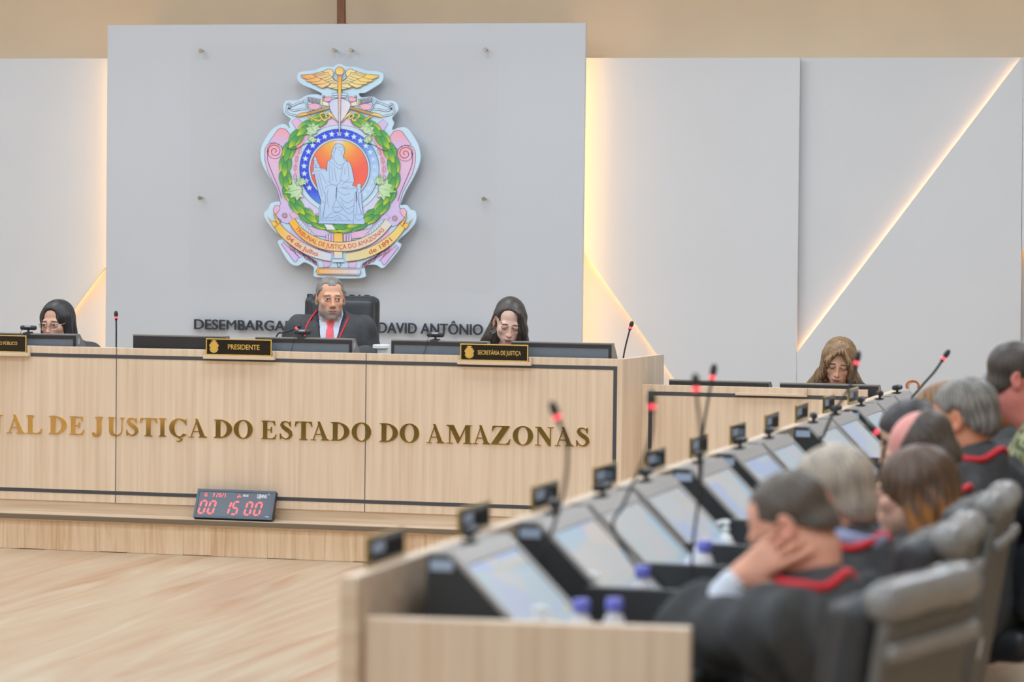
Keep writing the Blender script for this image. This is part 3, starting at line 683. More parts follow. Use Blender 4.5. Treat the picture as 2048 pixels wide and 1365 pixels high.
# ------------------------------------------------------------------ webcams
def webcam(loc, label, rz=0.0, group=None, s=1.0):
    r = thing('webcam', label, 'webcam', loc, rz, group)
    Rx = Matrix.Rotation(math.pi/2, 3, 'Y')
    w = 0.045*s
    MB().lathe([(.006, -w), (.0115, -w+.004), (.0125, -w+.012), (.0125, w-.012), (.0115, w-.004), (.006, w)], (0, 0, .028*s), 16, R=Rx).build('body', M['black'], r, smooth=True)
    MB().lathe([(.002, .0), (.008, .0), (.008, .003), (.0045, .004)], (0, .0115, .028*s), 14, R=Matrix.Rotation(-math.pi/2, 3, 'X')).build('lens', M['plate_black'], r, smooth=True)
    MB().box((-.017, -.0128, .032*s), (.017, -.0118, .040*s)).build('marking', M['sticker'], r)
    MB().lathe([(.006, .004), (.006, .017*s)], (0, 0, 0), 10).lathe([(.004, 0), (.02, .0005), (.02, .006), (.004, .007)], (.004, .002, 0), 16).build('swivel', M['black'], r, smooth=True)
    mb = MB(); mb.box((-.022, -.022, -.0), (.018, .022, .003)); mb.hexa([(-.022, -.026, -.022), (.018, -.026, -.022), (.018, -.0225, -.022), (-.022, -.0225, -.022)], [(-.022, -.022, .003), (.018, -.022, .003), (.018, -.018, .003), (-.022, -.018, .003)])
    mb.build('clip', M['black'], r, bevel=.001)
    return r
def cam_on(px, mon, label):
    x = atY(px, 665, YM+.02)[0]; return webcam((x, YM+.0195, mon[3]+.0005), label)
w0 = cam_on(57, mA, 'slim black webcam clipped on the leftmost monitor housing')
w1 = cam_on(605, mC, 'slim black webcam clipped in front of the president')
w2 = cam_on(871, mD, 'slim black webcam clipped on the monitor left of the secretary')
for r, x, m_ in ((w1, -.05, mC), (w2, -.02, mD), (w0, -.04, mA)):
    MB().tube([(-.018, -.014, .025), (-.03, -.024, .012), (-.036, -.032, -.01), (-.045, -.028, -.05), (-.06, -.025, -.085)], .0013, seg=5).build('cable', M['black'], r, smooth=True)

# ------------------------------------------------------------------ gooseneck microphones
def mic(pts, label, hr=.0105, hl=.036, base=True, rn=.0042, group=None, zbase=None):
    """pts from the foot to the tip of the head"""
    P = [Vector(p) for p in pts]; foot = P[0]
    r = thing('gooseneck_microphone', label, 'microphone', foot, group=group)
    L = [p-foot for p in P]
    # smooth the neck
    sm = []
    for i in range(len(L)-1):
        p0, p1, p2, p3 = L[max(i-1, 0)], L[i], L[i+1], L[min(i+2, len(L)-1)]
        for k in range(6):
            t = k/6; sm.append(0.5*((2*p1)+(p2-p0)*t+(2*p0-5*p1+4*p2-p3)*t*t+(3*p1-3*p2+p3-p0)*t**3))
    sm.append(L[-1])
    d = (L[-1]-L[-2]).normalized(); tip = L[-1]
    hb_ = tip-d*hl; rg = hb_-d*.011
    keep = [p for p in sm if (tip-p).length > hl+.012 and (p-tip).dot(d) < 0]
    MB().tube(keep+[rg], rn, seg=8).build('gooseneck', M['black'], r, smooth=True)
    MB().tube([rg-d*.012, rg-d*.002, rg+d*.001], [rn, hr*.8, hr*.85], seg=14).build('collar', M['black'], r, smooth=True)
    MB().tube([rg, hb_], hr*.9, seg=14).build('light_ring', M['led_red'], r, smooth=True)
    MB().tube([hb_, hb_+d*hl*.2, hb_+d*hl*.55, hb_+d*hl*.85, hb_+d*hl], [hr*.85, hr, hr*1.05, hr*.8, hr*.3], seg=14).build('windscreen', M['black'], r, smooth=True)
    if base: MB().box((-.045, -.06, -.004), (.045, .06, .022)).build('base', M['black'], r, bevel=.006)
    return r
def atlist(pix, Y): return [atY(x, y, Y) for x, y in pix]
pz = atY(232, 700, 15.2)
mic([(pz[0]+.0, 15.2, .9345)]+atlist([(232.5, 680), (232.5, 650), (232, 622)], 15.2), 'upright gooseneck microphone left of the president', hl=.03)
pz = atY(1246, 716, 15.2)
mic([(pz[0]-.012, 15.2, .9345)]+atlist([(1248, 708), (1255.5, 675), (1261, 655), (1265, 642.5)], 15.2), 'tilted gooseneck microphone at the right end of the long bench', hl=.03)
q = atlist([(553, 673), (568, 666), (585, 660), (594, 657), (601, 651)], 15.35)
mic([(q[0][0]-.05, 15.35, .9345)]+q, 'low bent gooseneck microphone in front of the president', hl=.02)
# small white cup
c = atY(765, 704, 15.1)
wc = thing('white_cup', 'small white plastic cup with wide lid beside the president', 'cup', (c[0], 15.1, .9305))
MB().lathe([(.022, 0), (.024, .06), (.026, .11), (.027, .135)], (0, 0, 0), 20).build('body', M['white_plastic'], wc, smooth=True)
MB().lathe([(.027, .135), (.045, .14), (.045, .155), (.04, .158)], (-.006, 0, 0), 20).build('lid', M['white_plastic'], wc, smooth=True)
# ------------------------------------------------------------------ the crest
YE = YA-0.030            # back of the crest plate, a little in front of the acrylic sheet
eo = atY(500, 110, YE); exv = (atY(870, 110, YE)-eo)/1098.0; eyv = (atY(500, 570, YE)-eo)/1365.0
def ef(x, y, d): p = eo+exv*x+eyv*y; return (p[0], YE-d, p[2])
crest = thing('court_crest', 'colourful court crest cut-out mounted on the acrylic sheet', 'crest', ef(541, 1312, 0))
def ec(r, g, b): return lin(min(255, r*1.05+3), min(255, g*1.05+3), min(255, b*1.05+3))
INK = lin(58, 52, 92)
def mix(a, b, t): return tuple(x+(y-x)*t for x, y in zip(a, b))
def mir(P, ax=541.0, dy=0): return [(2*ax-x, y+dy) for x, y in P]
class Draw:
    def __init__(s, name): s.name = name; s.mb = MB()
    def fill(s, P, c, z, c2=None, axis=(1, 0), out=0.0, t=0.0012):
        if c2 is not None:
            pr = [p[0]*axis[0]+p[1]*axis[1] for p in P]; a, b = min(pr), max(pr)
            col = [mix(c, c2, (v-a)/max(b-a, 1e-6)) for v in pr]
        else: col = c
        s.mb.prism(P, ef, z, z+t, col=col)
        if out: s.line(P+[P[0]], out, z+t)
        return s
    def line(s, P, w, z, col=INK, t=0.0005):
        # a ribbon along P, built as separate quads so it never folds
        n = len(P); L = []; R = []
        for i, p in enumerate(P):
            closed = P[0] == P[-1]
            a = P[i-1] if i > 0 else (P[-2] if closed else P[0]); b = P[i+1] if i < n-1 else (P[1] if closed else P[-1])
            l = math.hypot(b[0]-a[0], b[1]-a[1]) or 1; nx, ny = -(b[1]-a[1])/l*w/2, (b[0]-a[0])/l*w/2
            L.append((p[0]+nx, p[1]+ny)); R.append((p[0]-nx, p[1]-ny))
        vs = [ef(*p, z+t) for p in L]+[ef(*p, z+t) for p in R]
        s.mb.add(vs, [(i, i+1, n+i+1, n+i) for i in range(n-1)], 0, col); return s
    def done(s): return s.mb.build(s.name, M['print'], crest, world=True, colattr=True)
def cr_(P, n=6):       # smooth curve through points
    out = []
    for i in range(len(P)-1):
        p0, p1, p2, p3 = P[max(i-1, 0)], P[i], P[i+1], P[min(i+2, len(P)-1)]
        for k in range(n):
            t = k/n
            out.append(tuple(0.5*((2*p1[j])+(p2[j]-p0[j])*t+(2*p0[j]-5*p1[j]+4*p2[j]-p3[j])*t*t+(3*p1[j]-3*p2[j]+p3[j]-p0[j])*t**3) for j in (0, 1)))
    return out+[P[-1]]
def circ(cx, cy, r, n=32, ry=None): return [(cx+r*math.cos(2*math.pi*i/n), cy+(ry or r)*math.sin(2*math.pi*i/n)) for i in range(n)]
BASE = ec(196, 222, 243); LAV = ec(204, 192, 236); PINK = ec(232, 186, 212); ROSE = ec(240, 160, 170)
# plate
mb = MB(); mb.prism(cr_(EMB_OUT+[EMB_OUT[0]], 4)[:-1], ef, 0.0, 0.016, col=BASE); o = mb.build('backing_plate', M['print'], crest, world=True, colattr=True)
for sx_c in (430, 650):
    MB().lathe([(.012, 0), (.012, .0215)], Vector(ef(sx_c, 800, 0))+Vector((0, .0218, 0)), 12, R=Matrix.Rotation(math.pi/2, 3, 'X')).build('standoff', M['steel'], crest, world=True)
Z = 0.0162
# mantle behind the wreath
for side in (0, 1):
    mm = (lambda P: P) if not side else (lambda P: mir(P, 542, 8))
    D = Draw('mantle')
    D.fill(mm([(95,560),(110,530),(150,518),(190,540),(205,560),(270,560),(300,760),(330,900),(300,960),(230,1000),(200,990),(160,950),(190,880),(170,800),(112,690),(95,620)]), LAV, Z, PINK, (0.35, -1), 2.4)
    D.fill(mm([(118,520),(172,442),(190,432),(222,440),(245,470),(258,500),(226,530),(200,545),(160,520)]), ROSE, Z+.0012, LAV, (0, 1), 2.2)
    D.fill(mm([(255,395),(285,370),(350,420),(330,470),(290,450)]), PINK, Z+.0004, LAV, (1, 0), 1.8)
    D.fill(mm(circ(155, 568, 46, 26)), ROSE, Z+.0016, PINK, (1, 1), 2.4)
    D.line(mm([(155+ (44-5.2*a)*math.cos(a*1.5+2.6), 570+(44-5.2*a)*math.sin(a*1.5+2.6)) for a in np.linspace(0, 7.6, 44)]), 3.4, Z+.003)
    D.line(mm(cr_([(118,560),(112,620),(140,700),(178,790),(196,850)])), 3, Z+.003)
    for q in ((215,950),(178,985)): D.fill(mm(circ(q[0], q[1], 15, 14)), ec(190,150,160), Z+.0014, None, (1,0), 2)
    D.fill(mm([(243,945),(275,922),(360,1010),(480,1040),(480,1075),(390,1065),(300,1010)]), PINK, Z+.0016, LAV, (1, 0), 2.2)
    D.fill(mm([(245,990),(500,1120),(505,1180),(440,1190),(250,1080)]), LAV, Z+.0003, PINK, (1,0), 0)
    D.fill(mm([(145,910),(160,890),(182,892),(186,912),(170,935),(150,950)]), ec(226,176,200), Z+.001, PINK, (1,0), 2.2)
    # pedestal strip and bottom plumes
    D.fill(mm([(192,1118),(205,1106),(300,1195),(282,1225),(272,1222)]), ec(222,176,220), Z+.0008, ec(206,190,240), (1, 1), 2.2)
    D.fill(mm([(215,1095),(260,1110),(330,1190),(305,1200)]), ec(208,190,238), Z+.0004, None, (1,0), 1.6)
    rr = random.Random(3)
    for k in range(17):
        x = 240+k*10.2; y = 1112+k*6.0+ (8 if k > 8 else 0)
        D.fill(mm([(x-7, y), (x+9, y+4), (x+14+rr.uniform(-3,3), y+44-k*.8+rr.uniform(-8,6)), (x+2, y+26)]), ec(222,182,216), Z+.0012, ec(236,178,190), (0, 1), 1.8)
    D.fill(mm([(440,1205),(492,1215),(490,1240),(470,1252),(448,1252)]), PINK, Z+.0006, LAV, (0, 1), 1.8)
    D.done()
# inner field
D = Draw('field')
D.fill(circ(541, 690, 330, 64), ec(226, 198, 230), Z+.0016, ec(206, 214, 244), (0.3, 1), 0)
D.fill(circ(541, 675, 262, 64), BASE, Z+.0029, None, (1, 0), 1.6); D.done()
for side in (0, 1):
    mm = (lambda P: P) if not side else (lambda P: mir(P, 542, 4))
    D = Draw('chain_strap')
    D.fill(mm(cr_([(330,470),(300,510),(280,560),(272,640),(276,720)])+cr_([(300,720),(298,640),(310,560),(345,480)])), ROSE, Z+.0034, PINK, (0, 1), 0); D.done()
    for k in range(8):
        a = math.radians(152+k*11.5); cx, cy = 541+265*math.cos(a), 690-262*math.sin(a)
        if k >= 5: a = math.radians(152+(k+2.0)*11.5); cx, cy = 541+285*math.cos(a), 690-285*math.sin(a)
        ta = a+math.pi/2; E_ = [(cx+17*math.cos(t)*math.cos(ta)-9*math.sin(t)*math.sin(ta), cy-17*math.cos(t)*math.sin(ta)-9*math.sin(t)*math.cos(ta)) for t in np.linspace(0, 2*math.pi, 17)]
        D = Draw('chain_link'); D.line(mm(E_), 4.2, Z+.005, ec(120, 84, 96)); D.line(mm(E_), 2.0, Z+.0054, ec(226, 190, 214)); D.done()
    D = Draw('tendril'); D.line(mm(cr_([(228,548),(262,560),(300,548),(340,524),(372,518)])), 4, Z+.0095, ec(70,62,84)); D.done()
# wreath leaves
D = Draw('wreath'); G0, G1, G2 = ec(72, 146, 96), ec(104, 178, 84), ec(206, 218, 52)
def leaf(cx, cy, ang, L_, W__, z, flip=False, yel=1.0):
    u = (math.cos(ang), math.sin(ang)); v = (-u[1], u[0])
    prof = [(-.5, 0), (-.36, .34), (-.1, .5), (.2, .42), (.4, .2), (.5, 0)]
    pts = [(a, b) for a, b in prof]+[(a, -b) for a, b in prof[-2:0:-1]]
    P = [(cx+u[0]*a*L_+v[0]*b*W__, cy+u[1]*a*L_+v[1]*b*W__) for a, b in pts]
    tc = G2 if yel > .5 else G1
    col = [mix(mix(G0, G1, min(1, (a+.5)*1.4)), tc, max(0, a*2.2)) for a, b in pts]
    D.mb.prism(P, ef, z, z+.0011, col=col); D.line(P+[P[0]], 1.7, z+.0011, ec(44, 92, 70))
k = 0
for side in (-1, 1):
    for i in range(11):
        th = math.radians(264-i*15.2) if side < 0 else math.radians(276+i*15.2)
        for j, rad in enumerate((300, 340, 320)):
            aa = th+(math.radians(5) if j == 2 else 0)*side*-1
            x, y = 541+(rad+4)*math.cos(aa), 688-(rad+4)*math.sin(aa)
            tx, ty = (-math.sin(aa), -math.cos(aa)); s_ = 1 if ty > 0 else -1
            if i < 3: s_ = -side if tx > 0 else side
            ang = math.atan2(ty*s_, tx*s_)
            k += 1
            leaf(x, y, ang, 98, 37, Z+.0045+.00022*i+(.0012 if j == 2 else 0)+.000031*k, yel=1.0 if (i+j+(side > 0)) % 3 else 0.2)
D.fill([(455,998),(500,1000),(520,1030),(470,1030)], ec(222,226,236), Z+.009, None, (1,0), 0)
D.done()
# ivy leaves
ivz = [0]
def ivy(cx, cy, ang, s, name='ivy_leaf'):
    ivz[0] += 1; Z = 0.0162+.00035*ivz[0]
    shp = [(0,0),(-.28,.16),(-.5,.06),(-.44,.3),(-.62,.5),(-.36,.52),(-.34,.82),(-.12,.7),(.02,1.12),(.14,.7),(.36,.8),(.36,.5),(.6,.46),(.42,.26),(.48,.04),(.26,.14)]
    ca, sa = math.cos(ang), math.sin(ang)
    P = [(cx+s*(a*ca-b*sa), cy+s*(a*sa+b*ca)) for a, b in shp]
    D = Draw(name); D.fill(P, ec(214, 230, 206), Z+.0088, ec(140, 206, 104), (-sa, ca), 2.0)
    for a, b in ((0, .9), (-.4, .4), (.4, .4)): D.line([(cx, cy), (cx+s*(a*ca-b*sa), cy+s*(a*sa+b*ca))], 1.5, Z+.0102, ec(64, 110, 70))
    D.done()
for cx, cy, a, s in ((404,466,2.5,82),(392,480,.6,50),(690,462,-2.5,82),(700,480,-.6,50),(325,790,1.35,108),(318,775,3.0,60),(770,780,-1.35,108),(778,765,-3.0,60)): ivy(cx, cy, a, s)
# star ring
def polar(D, cx, cy, r0, r1, nr, na, z, cf, a0=0, a1=2*math.pi):
    vs = []; cs = []; fs = []
    for i in range(nr+1):
        r = r0+(r1-r0)*i/nr
        for j in range(na+1):
            a = a0+(a1-a0)*j/na; x, y = cx+r*math.cos(a), cy+r*math.sin(a); vs.append(ef(x, y, z)); cs.append(cf(x, y))
    for i in range(nr):
        for j in range(na): fs.append((i*(na+1)+j, i*(na+1)+j+1, (i+1)*(na+1)+j+1, (i+1)*(na+1)+j))
    D.mb.add(vs, fs, 0, cs)
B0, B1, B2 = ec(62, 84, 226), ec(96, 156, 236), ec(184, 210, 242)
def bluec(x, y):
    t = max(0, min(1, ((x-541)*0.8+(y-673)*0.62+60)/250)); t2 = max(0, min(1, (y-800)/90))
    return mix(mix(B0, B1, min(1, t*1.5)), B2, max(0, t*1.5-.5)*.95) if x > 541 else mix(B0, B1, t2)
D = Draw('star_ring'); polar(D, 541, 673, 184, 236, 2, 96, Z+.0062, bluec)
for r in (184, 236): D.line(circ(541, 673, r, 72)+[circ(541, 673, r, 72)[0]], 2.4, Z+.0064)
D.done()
for k in range(22):
    a = math.radians(-90+(k-10.5+.5)*12.2); cx, cy = 541+210*math.cos(a), 673+210*math.sin(a)
    P = [(cx+(19 if i % 2 == 0 else 8.2)*math.sin(math.pi*i/5), cy-(19 if i % 2 == 0 else 8.2)*math.cos(math.pi*i/5)) for i in range(10)]
    t = max(0, min(1, (cx-620)/160*(1 if cy > 600 else .3)))
    D = Draw('star'); D.fill(P, mix(ec(206, 230, 240), ec(190, 214, 243), t), Z+.0066, t=.0008); D.done()
D = Draw('sun_disc'); R0, R1, R2, R3 = ec(240, 106, 92), ec(240, 146, 84), ec(236, 198, 96), ec(222, 212, 226)
def sunc(x, y):
    dx, dy = abs(x-541), y-500
    t = math.hypot(dx*.95, max(0, dy)*.95)
    if t < 40: return mix(R3, R2, max(0, (t-12)/28))
    if t < 110: return mix(R2, R1, (t-40)/70)
    return mix(R1, R0, min(1, (t-110)/80)) if y < 740 else mix(R0, R1, min(1, (y-740)/80))
D.fill(circ(541, 673, 184, 72), BASE, Z+.0060); polar(D, 541, 673, 0.5, 171, 14, 72, Z+.0074, sunc)
for r in (171, 182): D.line(circ(541, 673, r, 72)+[circ(541, 673, r, 72)[0]], 2.2, Z+.0076)
D.done()
# seated figure
def jf(P): return [(326.4+x*.4348, 445.1+y*.4348) for x, y in P]
D = Draw('seated_figure')
D.fill(jf([(490,178),(535,190),(572,240),(568,300),(548,340),(560,370),(588,388),(595,412),(640,432),(665,500),(686,600),(702,690),(672,742),(735,762),(745,720),(790,715),(790,830),(800,850),(806,1000),(822,1130),(836,1135),(830,1180),(852,1240),(828,1265),(212,1265),(215,1222),(222,1060),(250,965),(188,765),(152,592),(116,604),(120,566),(146,545),(138,470),(150,452),(145,380),(165,355),(186,380),(190,402),(206,450),(226,464),(232,515),(312,518),(318,545),(324,556),(334,420),(386,385),(390,320),(396,270),(416,240),(422,205),(450,182)]), ec(190, 214, 240), Z+.0080, ec(178, 206, 240), (0, 1), 2.0)
for P in ([(430,420),(505,472),(560,440),(598,412)], [(335,410),(400,440),(505,525),(560,450)], [(365,440),(360,560),(372,700)], [(395,470),(400,580),(410,690)], [(430,500),(440,600),(460,690)], [(540,500),(525,600),(520,670),(580,690),(640,650)], [(600,430),(620,520),(625,640)],
          [(575,500),(570,600)], [(340,680),(400,730),(470,740),(520,670)], [(530,740),(580,700),(690,700)], [(300,790),(340,750),(420,735),(470,760)], [(470,760),(455,860),(450,930)], [(500,770),(620,790),(740,770)], [(480,820),(560,870),(640,850)], [(500,900),(600,980),(690,930)],
          [(520,960),(600,1060),(700,1010)], [(540,1040),(620,1130),(700,1080)], [(345,800),(330,900),(350,1040)], [(300,830),(310,960),(290,1050),(280,1200)], [(240,1040),(235,1210)], [(265,960),(300,1010),(255,1215)], [(155,590),(235,940)], [(185,580),(262,905)], [(215,570),(290,860)], [(240,570),(320,720)], [(120,575),(230,540),(312,530)],
          [(145,480),(210,470)], [(148,505),(222,500)], [(150,410),(195,405)], [(165,440),(180,520)], [(430,300),(420,370),(440,420)], [(400,330),(410,400)], [(450,200),(440,260),(470,230),(540,225),(565,260)], [(395,270),(430,300),(440,260)], [(480,265),(505,262)], [(535,265),(555,265)], [(522,270),(528,305),(515,312)], [(508,328),(535,326)],
          [(545,345),(560,395),(595,405)], [(740,770),(730,880),(735,1130)], [(720,820),(700,960),(690,1230)], [(735,870),(800,1130)], [(455,930),(405,1040)], [(455,930),(535,1040)], [(400,1040),(420,1090),(470,1105),(520,1085),(535,1040),(400,1040)], [(705,1140),(720,1190),(765,1210),(815,1190),(832,1140),(705,1140)],
          [(300,1200),(380,1130),(450,1110),(560,1150),(640,1220)], [(290,1190),(420,1180),(470,1150),(520,1190)], [(430,1215),(480,1185),(540,1215)], [(215,1222),(690,1222)], [(690,1225),(690,1262)], [(790,830),(755,845),(738,770)], [(760,845),(770,1000),(800,1120)], [(550,760),(548,785)], [(572,760),(570,785)], [(595,755),(592,782)], [(612,745),(612,775)]):
    D.line(jf(cr_(P, 4)), 1.9, Z+.0093, ec(112, 104, 158))
D.line(jf([(462,770),(456,860),(452,920)]), 5, Z+.0094, ec(80, 72, 96)); D.line(jf([(728,830),(730,900),(728,960)]), 5, Z+.0094, ec(80, 72, 96))
D.done()
# winged staff, swords, anchor-shaped shield, gold scrolls
def tf(P): return [(59.4+x*.4782, 29.7+y*.4782) for x, y in P]
OR, YE_, PA = ec(240, 160, 72), ec(240, 200, 84), ec(236, 222, 168)
for side in (0, 1):
    mm = (lambda P: tf(P)) if not side else (lambda P: tf([(2026-x, y) for x, y in P]))
    c0, c1 = (OR, PA) if not side else (PA, YE_)
    D = Draw('sword')
    for P in ([(560,520),(500,530),(440,560),(390,575),(365,560),(375,540),(400,555),(385,600),(355,575),(365,540)], [(600,605),(520,610),(450,625),(400,615),(375,590),(395,605)], [(390,600),(350,600),(345,640),(400,675),(480,690)]):
        D.line(mm(cr_(P, 4)), 11, Z+.002, INK); D.line(mm(cr_(P, 4)), 6.5, Z+.0026, ec(206, 224, 244))
    D.fill(mm([(475,697),(520,660),(640,638),(880,572),(886,606),(720,650),(600,682),(505,704)]), ec(244,178,80), Z+.0105, ec(238,206,124), (1, 0), 2.2)
    D.line(mm([(610,665),(700,645),(880,600)]), 2.0, Z+.0122); D.line(mm([(600,655),(700,630),(880,585)]), 2.0, Z+.0122)
    D.fill(mm([(610,560),(700,530),(775,545),(770,590),(730,620),(640,610)]), ec(236,176,190), Z+.003, PINK, (1,0), 1.6)
    D.fill(mm([(800,470),(870,450),(910,460),(900,510),(830,515)]), ROSE, Z+.003, PINK, (0,1), 1.8)
    D.line(mm(cr_([(605,520),(600,570),(640,615),(700,628),(760,600),(775,560)], 5)), 9, Z+.0052, INK); D.line(mm(cr_([(605,520),(600,570),(640,615),(700,628),(760,600),(775,560)], 5)), 5, Z+.0058, BASE)
    D.fill(mm([(600,468),(635,460),(772,486),(780,552),(620,512)]), ec(210,214,226), Z+.0048, None, (1,0), 2.2)
    for k in range(9):
        x = 622+k*17; y0, y1 = 464+k*3.1, 510+k*5
        D.line(mm([(x, y0), (x+4, y1)]), 4.2, Z+.0064, ec(52, 44, 66))
    D.fill(mm([(778,480),(800,470),(800,560),(782,570)]), PA, Z+.0066, None, (1,0), 2); D.fill(mm([(555,495),(575,488),(610,540),(595,552),(570,520)]), BASE, Z+.0066, None, (1,0), 2)
    D.line(mm(cr_([(805,470),(805,445),(825,445),(825,462),(810,466)], 4)), 3.2, Z+.0068)
    D.fill(mm([(800,505),(880,530),(878,572),(800,560)]), ec(232,226,214), Z+.0046, None, (1, 0), 1.8)
    D.done()
    D = Draw('gold_scroll')
    P = cr_([(618,690),(660,715),(720,742),(770,745),(790,715),(770,690),(775,665),(810,650)], 6); D.line(mm(P), 13, Z+.0092, INK); D.line(mm(P), 9, Z+.0098, ec(236,190,84))
    P = cr_([(790,720),(830,745),(860,720),(840,690),(850,668),(880,672),(895,700),(880,722),(862,705)], 6); D.line(mm(P), 12, Z+.0092, INK); D.line(mm(P), 8, Z+.0100, ec(238,206,108))
    D.fill(mm([(860,655),(900,690),(960,740),(990,770),(985,740),(925,672),(890,640)]), ec(238,214,140), Z+.0096, None, (1,0), 2)
    D.done()
    D = Draw('wing')
    D.fill(mm([(525,190),(680,176),(800,145),(870,110),(915,120),(940,160),(930,195),(915,208),(960,250),(992,275),(992,366),(900,350),(860,330),(800,350),(735,325),(735,306),(670,300),(672,276),(605,265),(607,240),(540,215)]), c0, Z+.0100, c1, (1, 0), 2.6)
    for P in ([(607,240),(700,225),(720,200)], [(672,276),(760,262),(790,235)], [(735,306),(830,290),(880,262)], [(800,350),(880,310),(905,285)], [(680,176),(700,200),(780,235),(860,270),(905,290),(985,300)], [(800,145),(830,160),(870,155),(880,180),(915,208)], [(690,190),(830,160)], [(715,205),(860,175)], [(780,235),(885,200)], [(830,255),(915,225)], [(860,272),(940,250)],
              [(905,290),(950,262)], [(930,296),(965,272)], [(955,300),(980,280)], [(915,208),(950,250),(992,268)], [(860,330),(905,300)], [(900,350),(992,330)]):
        D.line(mm(cr_(P, 3)), 2.0, Z+.0114)
    D.done()
D = Draw('anchor_shield')
D.fill(tf([(880,540),(905,500),(1000,468),(1030,468),(1125,505),(1155,550),(1140,600),(1090,690),(1022,775),(1005,775),(935,690),(895,610)]), ec(200,206,240), Z+.0108, ec(226,222,226), (1, 0.4), 2.6)
D.fill(tf([(918,415),(935,410),(1100,410),(1116,416),(1110,440),(925,440)]), BASE, Z+.0108, None, (1,0), 2.2); D.fill(tf([(940,441),(1095,441),(1088,466),(948,466)]), ec(206,220,242), Z+.0108, None, (1,0), 2.2)
D.line(tf([(985,365),(982,412)]), 2, Z+.011); D.line(tf([(1042,365),(1048,412)]), 2, Z+.011); D.done()
D = Draw('staff')
D.fill([(533,124),(557,124),(551,330),(548,466),(541,468),(537,330)], OR, Z+.0124, ec(206,220,240), (0, 1), 2.4)
D.fill([(533,124),(557,124),(554,230),(535,230)], OR, Z+.0128, YE_, (0, 1), 0)
D.fill(circ(545, 96, 25.5, 30), ec(240,176,70), Z+.0130, ec(240,220,150), (-.3, 1), 2.4); D.fill([(530,116),(560,116),(558,124),(532,124)], PA, Z+.0132, None, (1,0), 1.8); D.done()
# ribbons with lettering
def band(name, up, lo, c, c2, z, text, off, tcol, t0, t1, hfrac):
    U, Lw = cr_(up, 8), cr_(lo, 8); D = Draw(name)
    n = min(len(U), len(Lw)); 
    rs = lambda P: [P[int(round(i*(len(P)-1)/(n-1)))] for i in range(n)]
    U, Lw = rs(U), rs(Lw); vs = [ef(*p, z) for p in U]+[ef(*p, z) for p in Lw]
    xs = [p[0] for p in U]; a, b = min(xs), max(xs); cl = [mix(c, c2, (p[0]-a)/(b-a)) for p in U+Lw]
    D.mb.add(vs, [(i, i+1, n+i+1, n+i) for i in range(n-1)], 0, [tuple(k) for k in cl])
    D.line(U, 2.6, z+.0002); D.line(Lw, 2.6, z+.0002)
    if text:
        T = MB(); v, f = text_mesh(text, off); b0, b1 = cap_h(off); xa, xb = v[:, 0].min(), v[:, 0].max()
        mid = [((p[0]+q[0])/2, (p[1]+q[1])/2) for p, q in zip(U, Lw)]
        s = np.concatenate([[0], np.cumsum([math.dist(mid[i], mid[i+1]) for i in range(n-1)])]); mx_, my_ = np.array([p[0] for p in mid]), np.array([p[1] for p in mid])
        # characters placed one by one so they stay upright on the curve
        tot = s[-1]; h = np.mean([math.dist(p, q) for p, q in zip(U, Lw)])*hfrac; wsc = (t1-t0)*tot/(xb-xa)
        pts = []
        for i, ch in enumerate(text):
            if ch == ' ': continue
            g, gf = text_mesh(ch, off); pre = text_mesh(text[:i+1], off)[0]
            gx0 = pre[:, 0].max()-g[:, 0].max(); cxg = (g[:, 0].min()+g[:, 0].max())/2
            ss = t0*tot+(gx0+cxg-xa)*wsc; e = 4.0
            px_, py_ = np.interp(ss, s, mx_), np.interp(ss, s, my_); dx, dy = np.interp(ss+e, s, mx_)-np.interp(ss-e, s, mx_), np.interp(ss+e, s, my_)-np.interp(ss-e, s, my_)
            l = math.hypot(dx, dy); ux, uy = dx/l, dy/l
            V = []
            for q in g:
                a_ = (q[0]-cxg)*wsc; b_ = ((q[1]-b0)/(b1-b0)-.5)*h
                V.append(ef(px_+ux*a_+uy*b_, py_+uy*a_-ux*b_, z+(.0008 if q[2] > 0 else .0001)))
            D.mb.add(V, gf, 0, tcol)
    D.done()
RED = ec(206, 92, 72)
band('ribbon', [(275,965),(320,1022),(380,1062),(450,1090),(541,1103),(635,1090),(705,1062),(765,1022),(815,962)], [(240,990),(292,1060),(360,1112),(440,1145),(541,1158),(645,1146),(730,1112),(795,1062),(852,998)], ec(242,186,78), ec(222,218,206), Z+.0080, 'TRIBUNAL DE JUSTIÇA DO AMAZONAS', .012, RED, .075, .925, .50)
for side in (0, 1):
    mm = (lambda P: P) if not side else (lambda P: mir(P, 545))
    D = Draw('ribbon_fold'); D.fill(mm([(268,985),(285,962),(310,975),(380,1045),(400,1075),(340,1040)]), BASE, Z+.0062, None, (1,0), 2)
    for k in range(7): D.line(mm([(286+k*14, 985+k*12), (290+k*14, 970+k*12)]), 1.8, Z+.0076)
    D.done(); D = Draw('ribbon_fold')
    D.fill(mm([(380,1135),(495,1168),(490,1180),(400,1155)]), BASE, Z+.0062, None, (1,0), 2)
    for k in range(5): D.line(mm([(405+k*18, 1142+k*5), (398+k*18, 1156+k*5)]), 1.8, Z+.0076)
    D.done()
    for P, dz in (([(150,925),(165,960),(190,990),(176,1005),(168,990),(150,950)], .0083), ([(110,955),(140,985),(160,985),(176,1005),(150,1020),(135,990)], .0085)):      # forked ends
        D = Draw('ribbon_tail'); D.fill(mm(P), ec(238,190,86), Z+dz, None, (1,0), 2.2); D.done()
band('ribbon', [(178,985),(225,1035),(290,1085),(360,1125),(430,1152),(496,1170)], [(150,1010),(185,1065),(250,1122),(330,1172),(410,1202),(492,1217)], ec(238,190,86), ec(206,216,238), Z+.0082, '04 de Julho', .016, RED, .26, .80, .52)
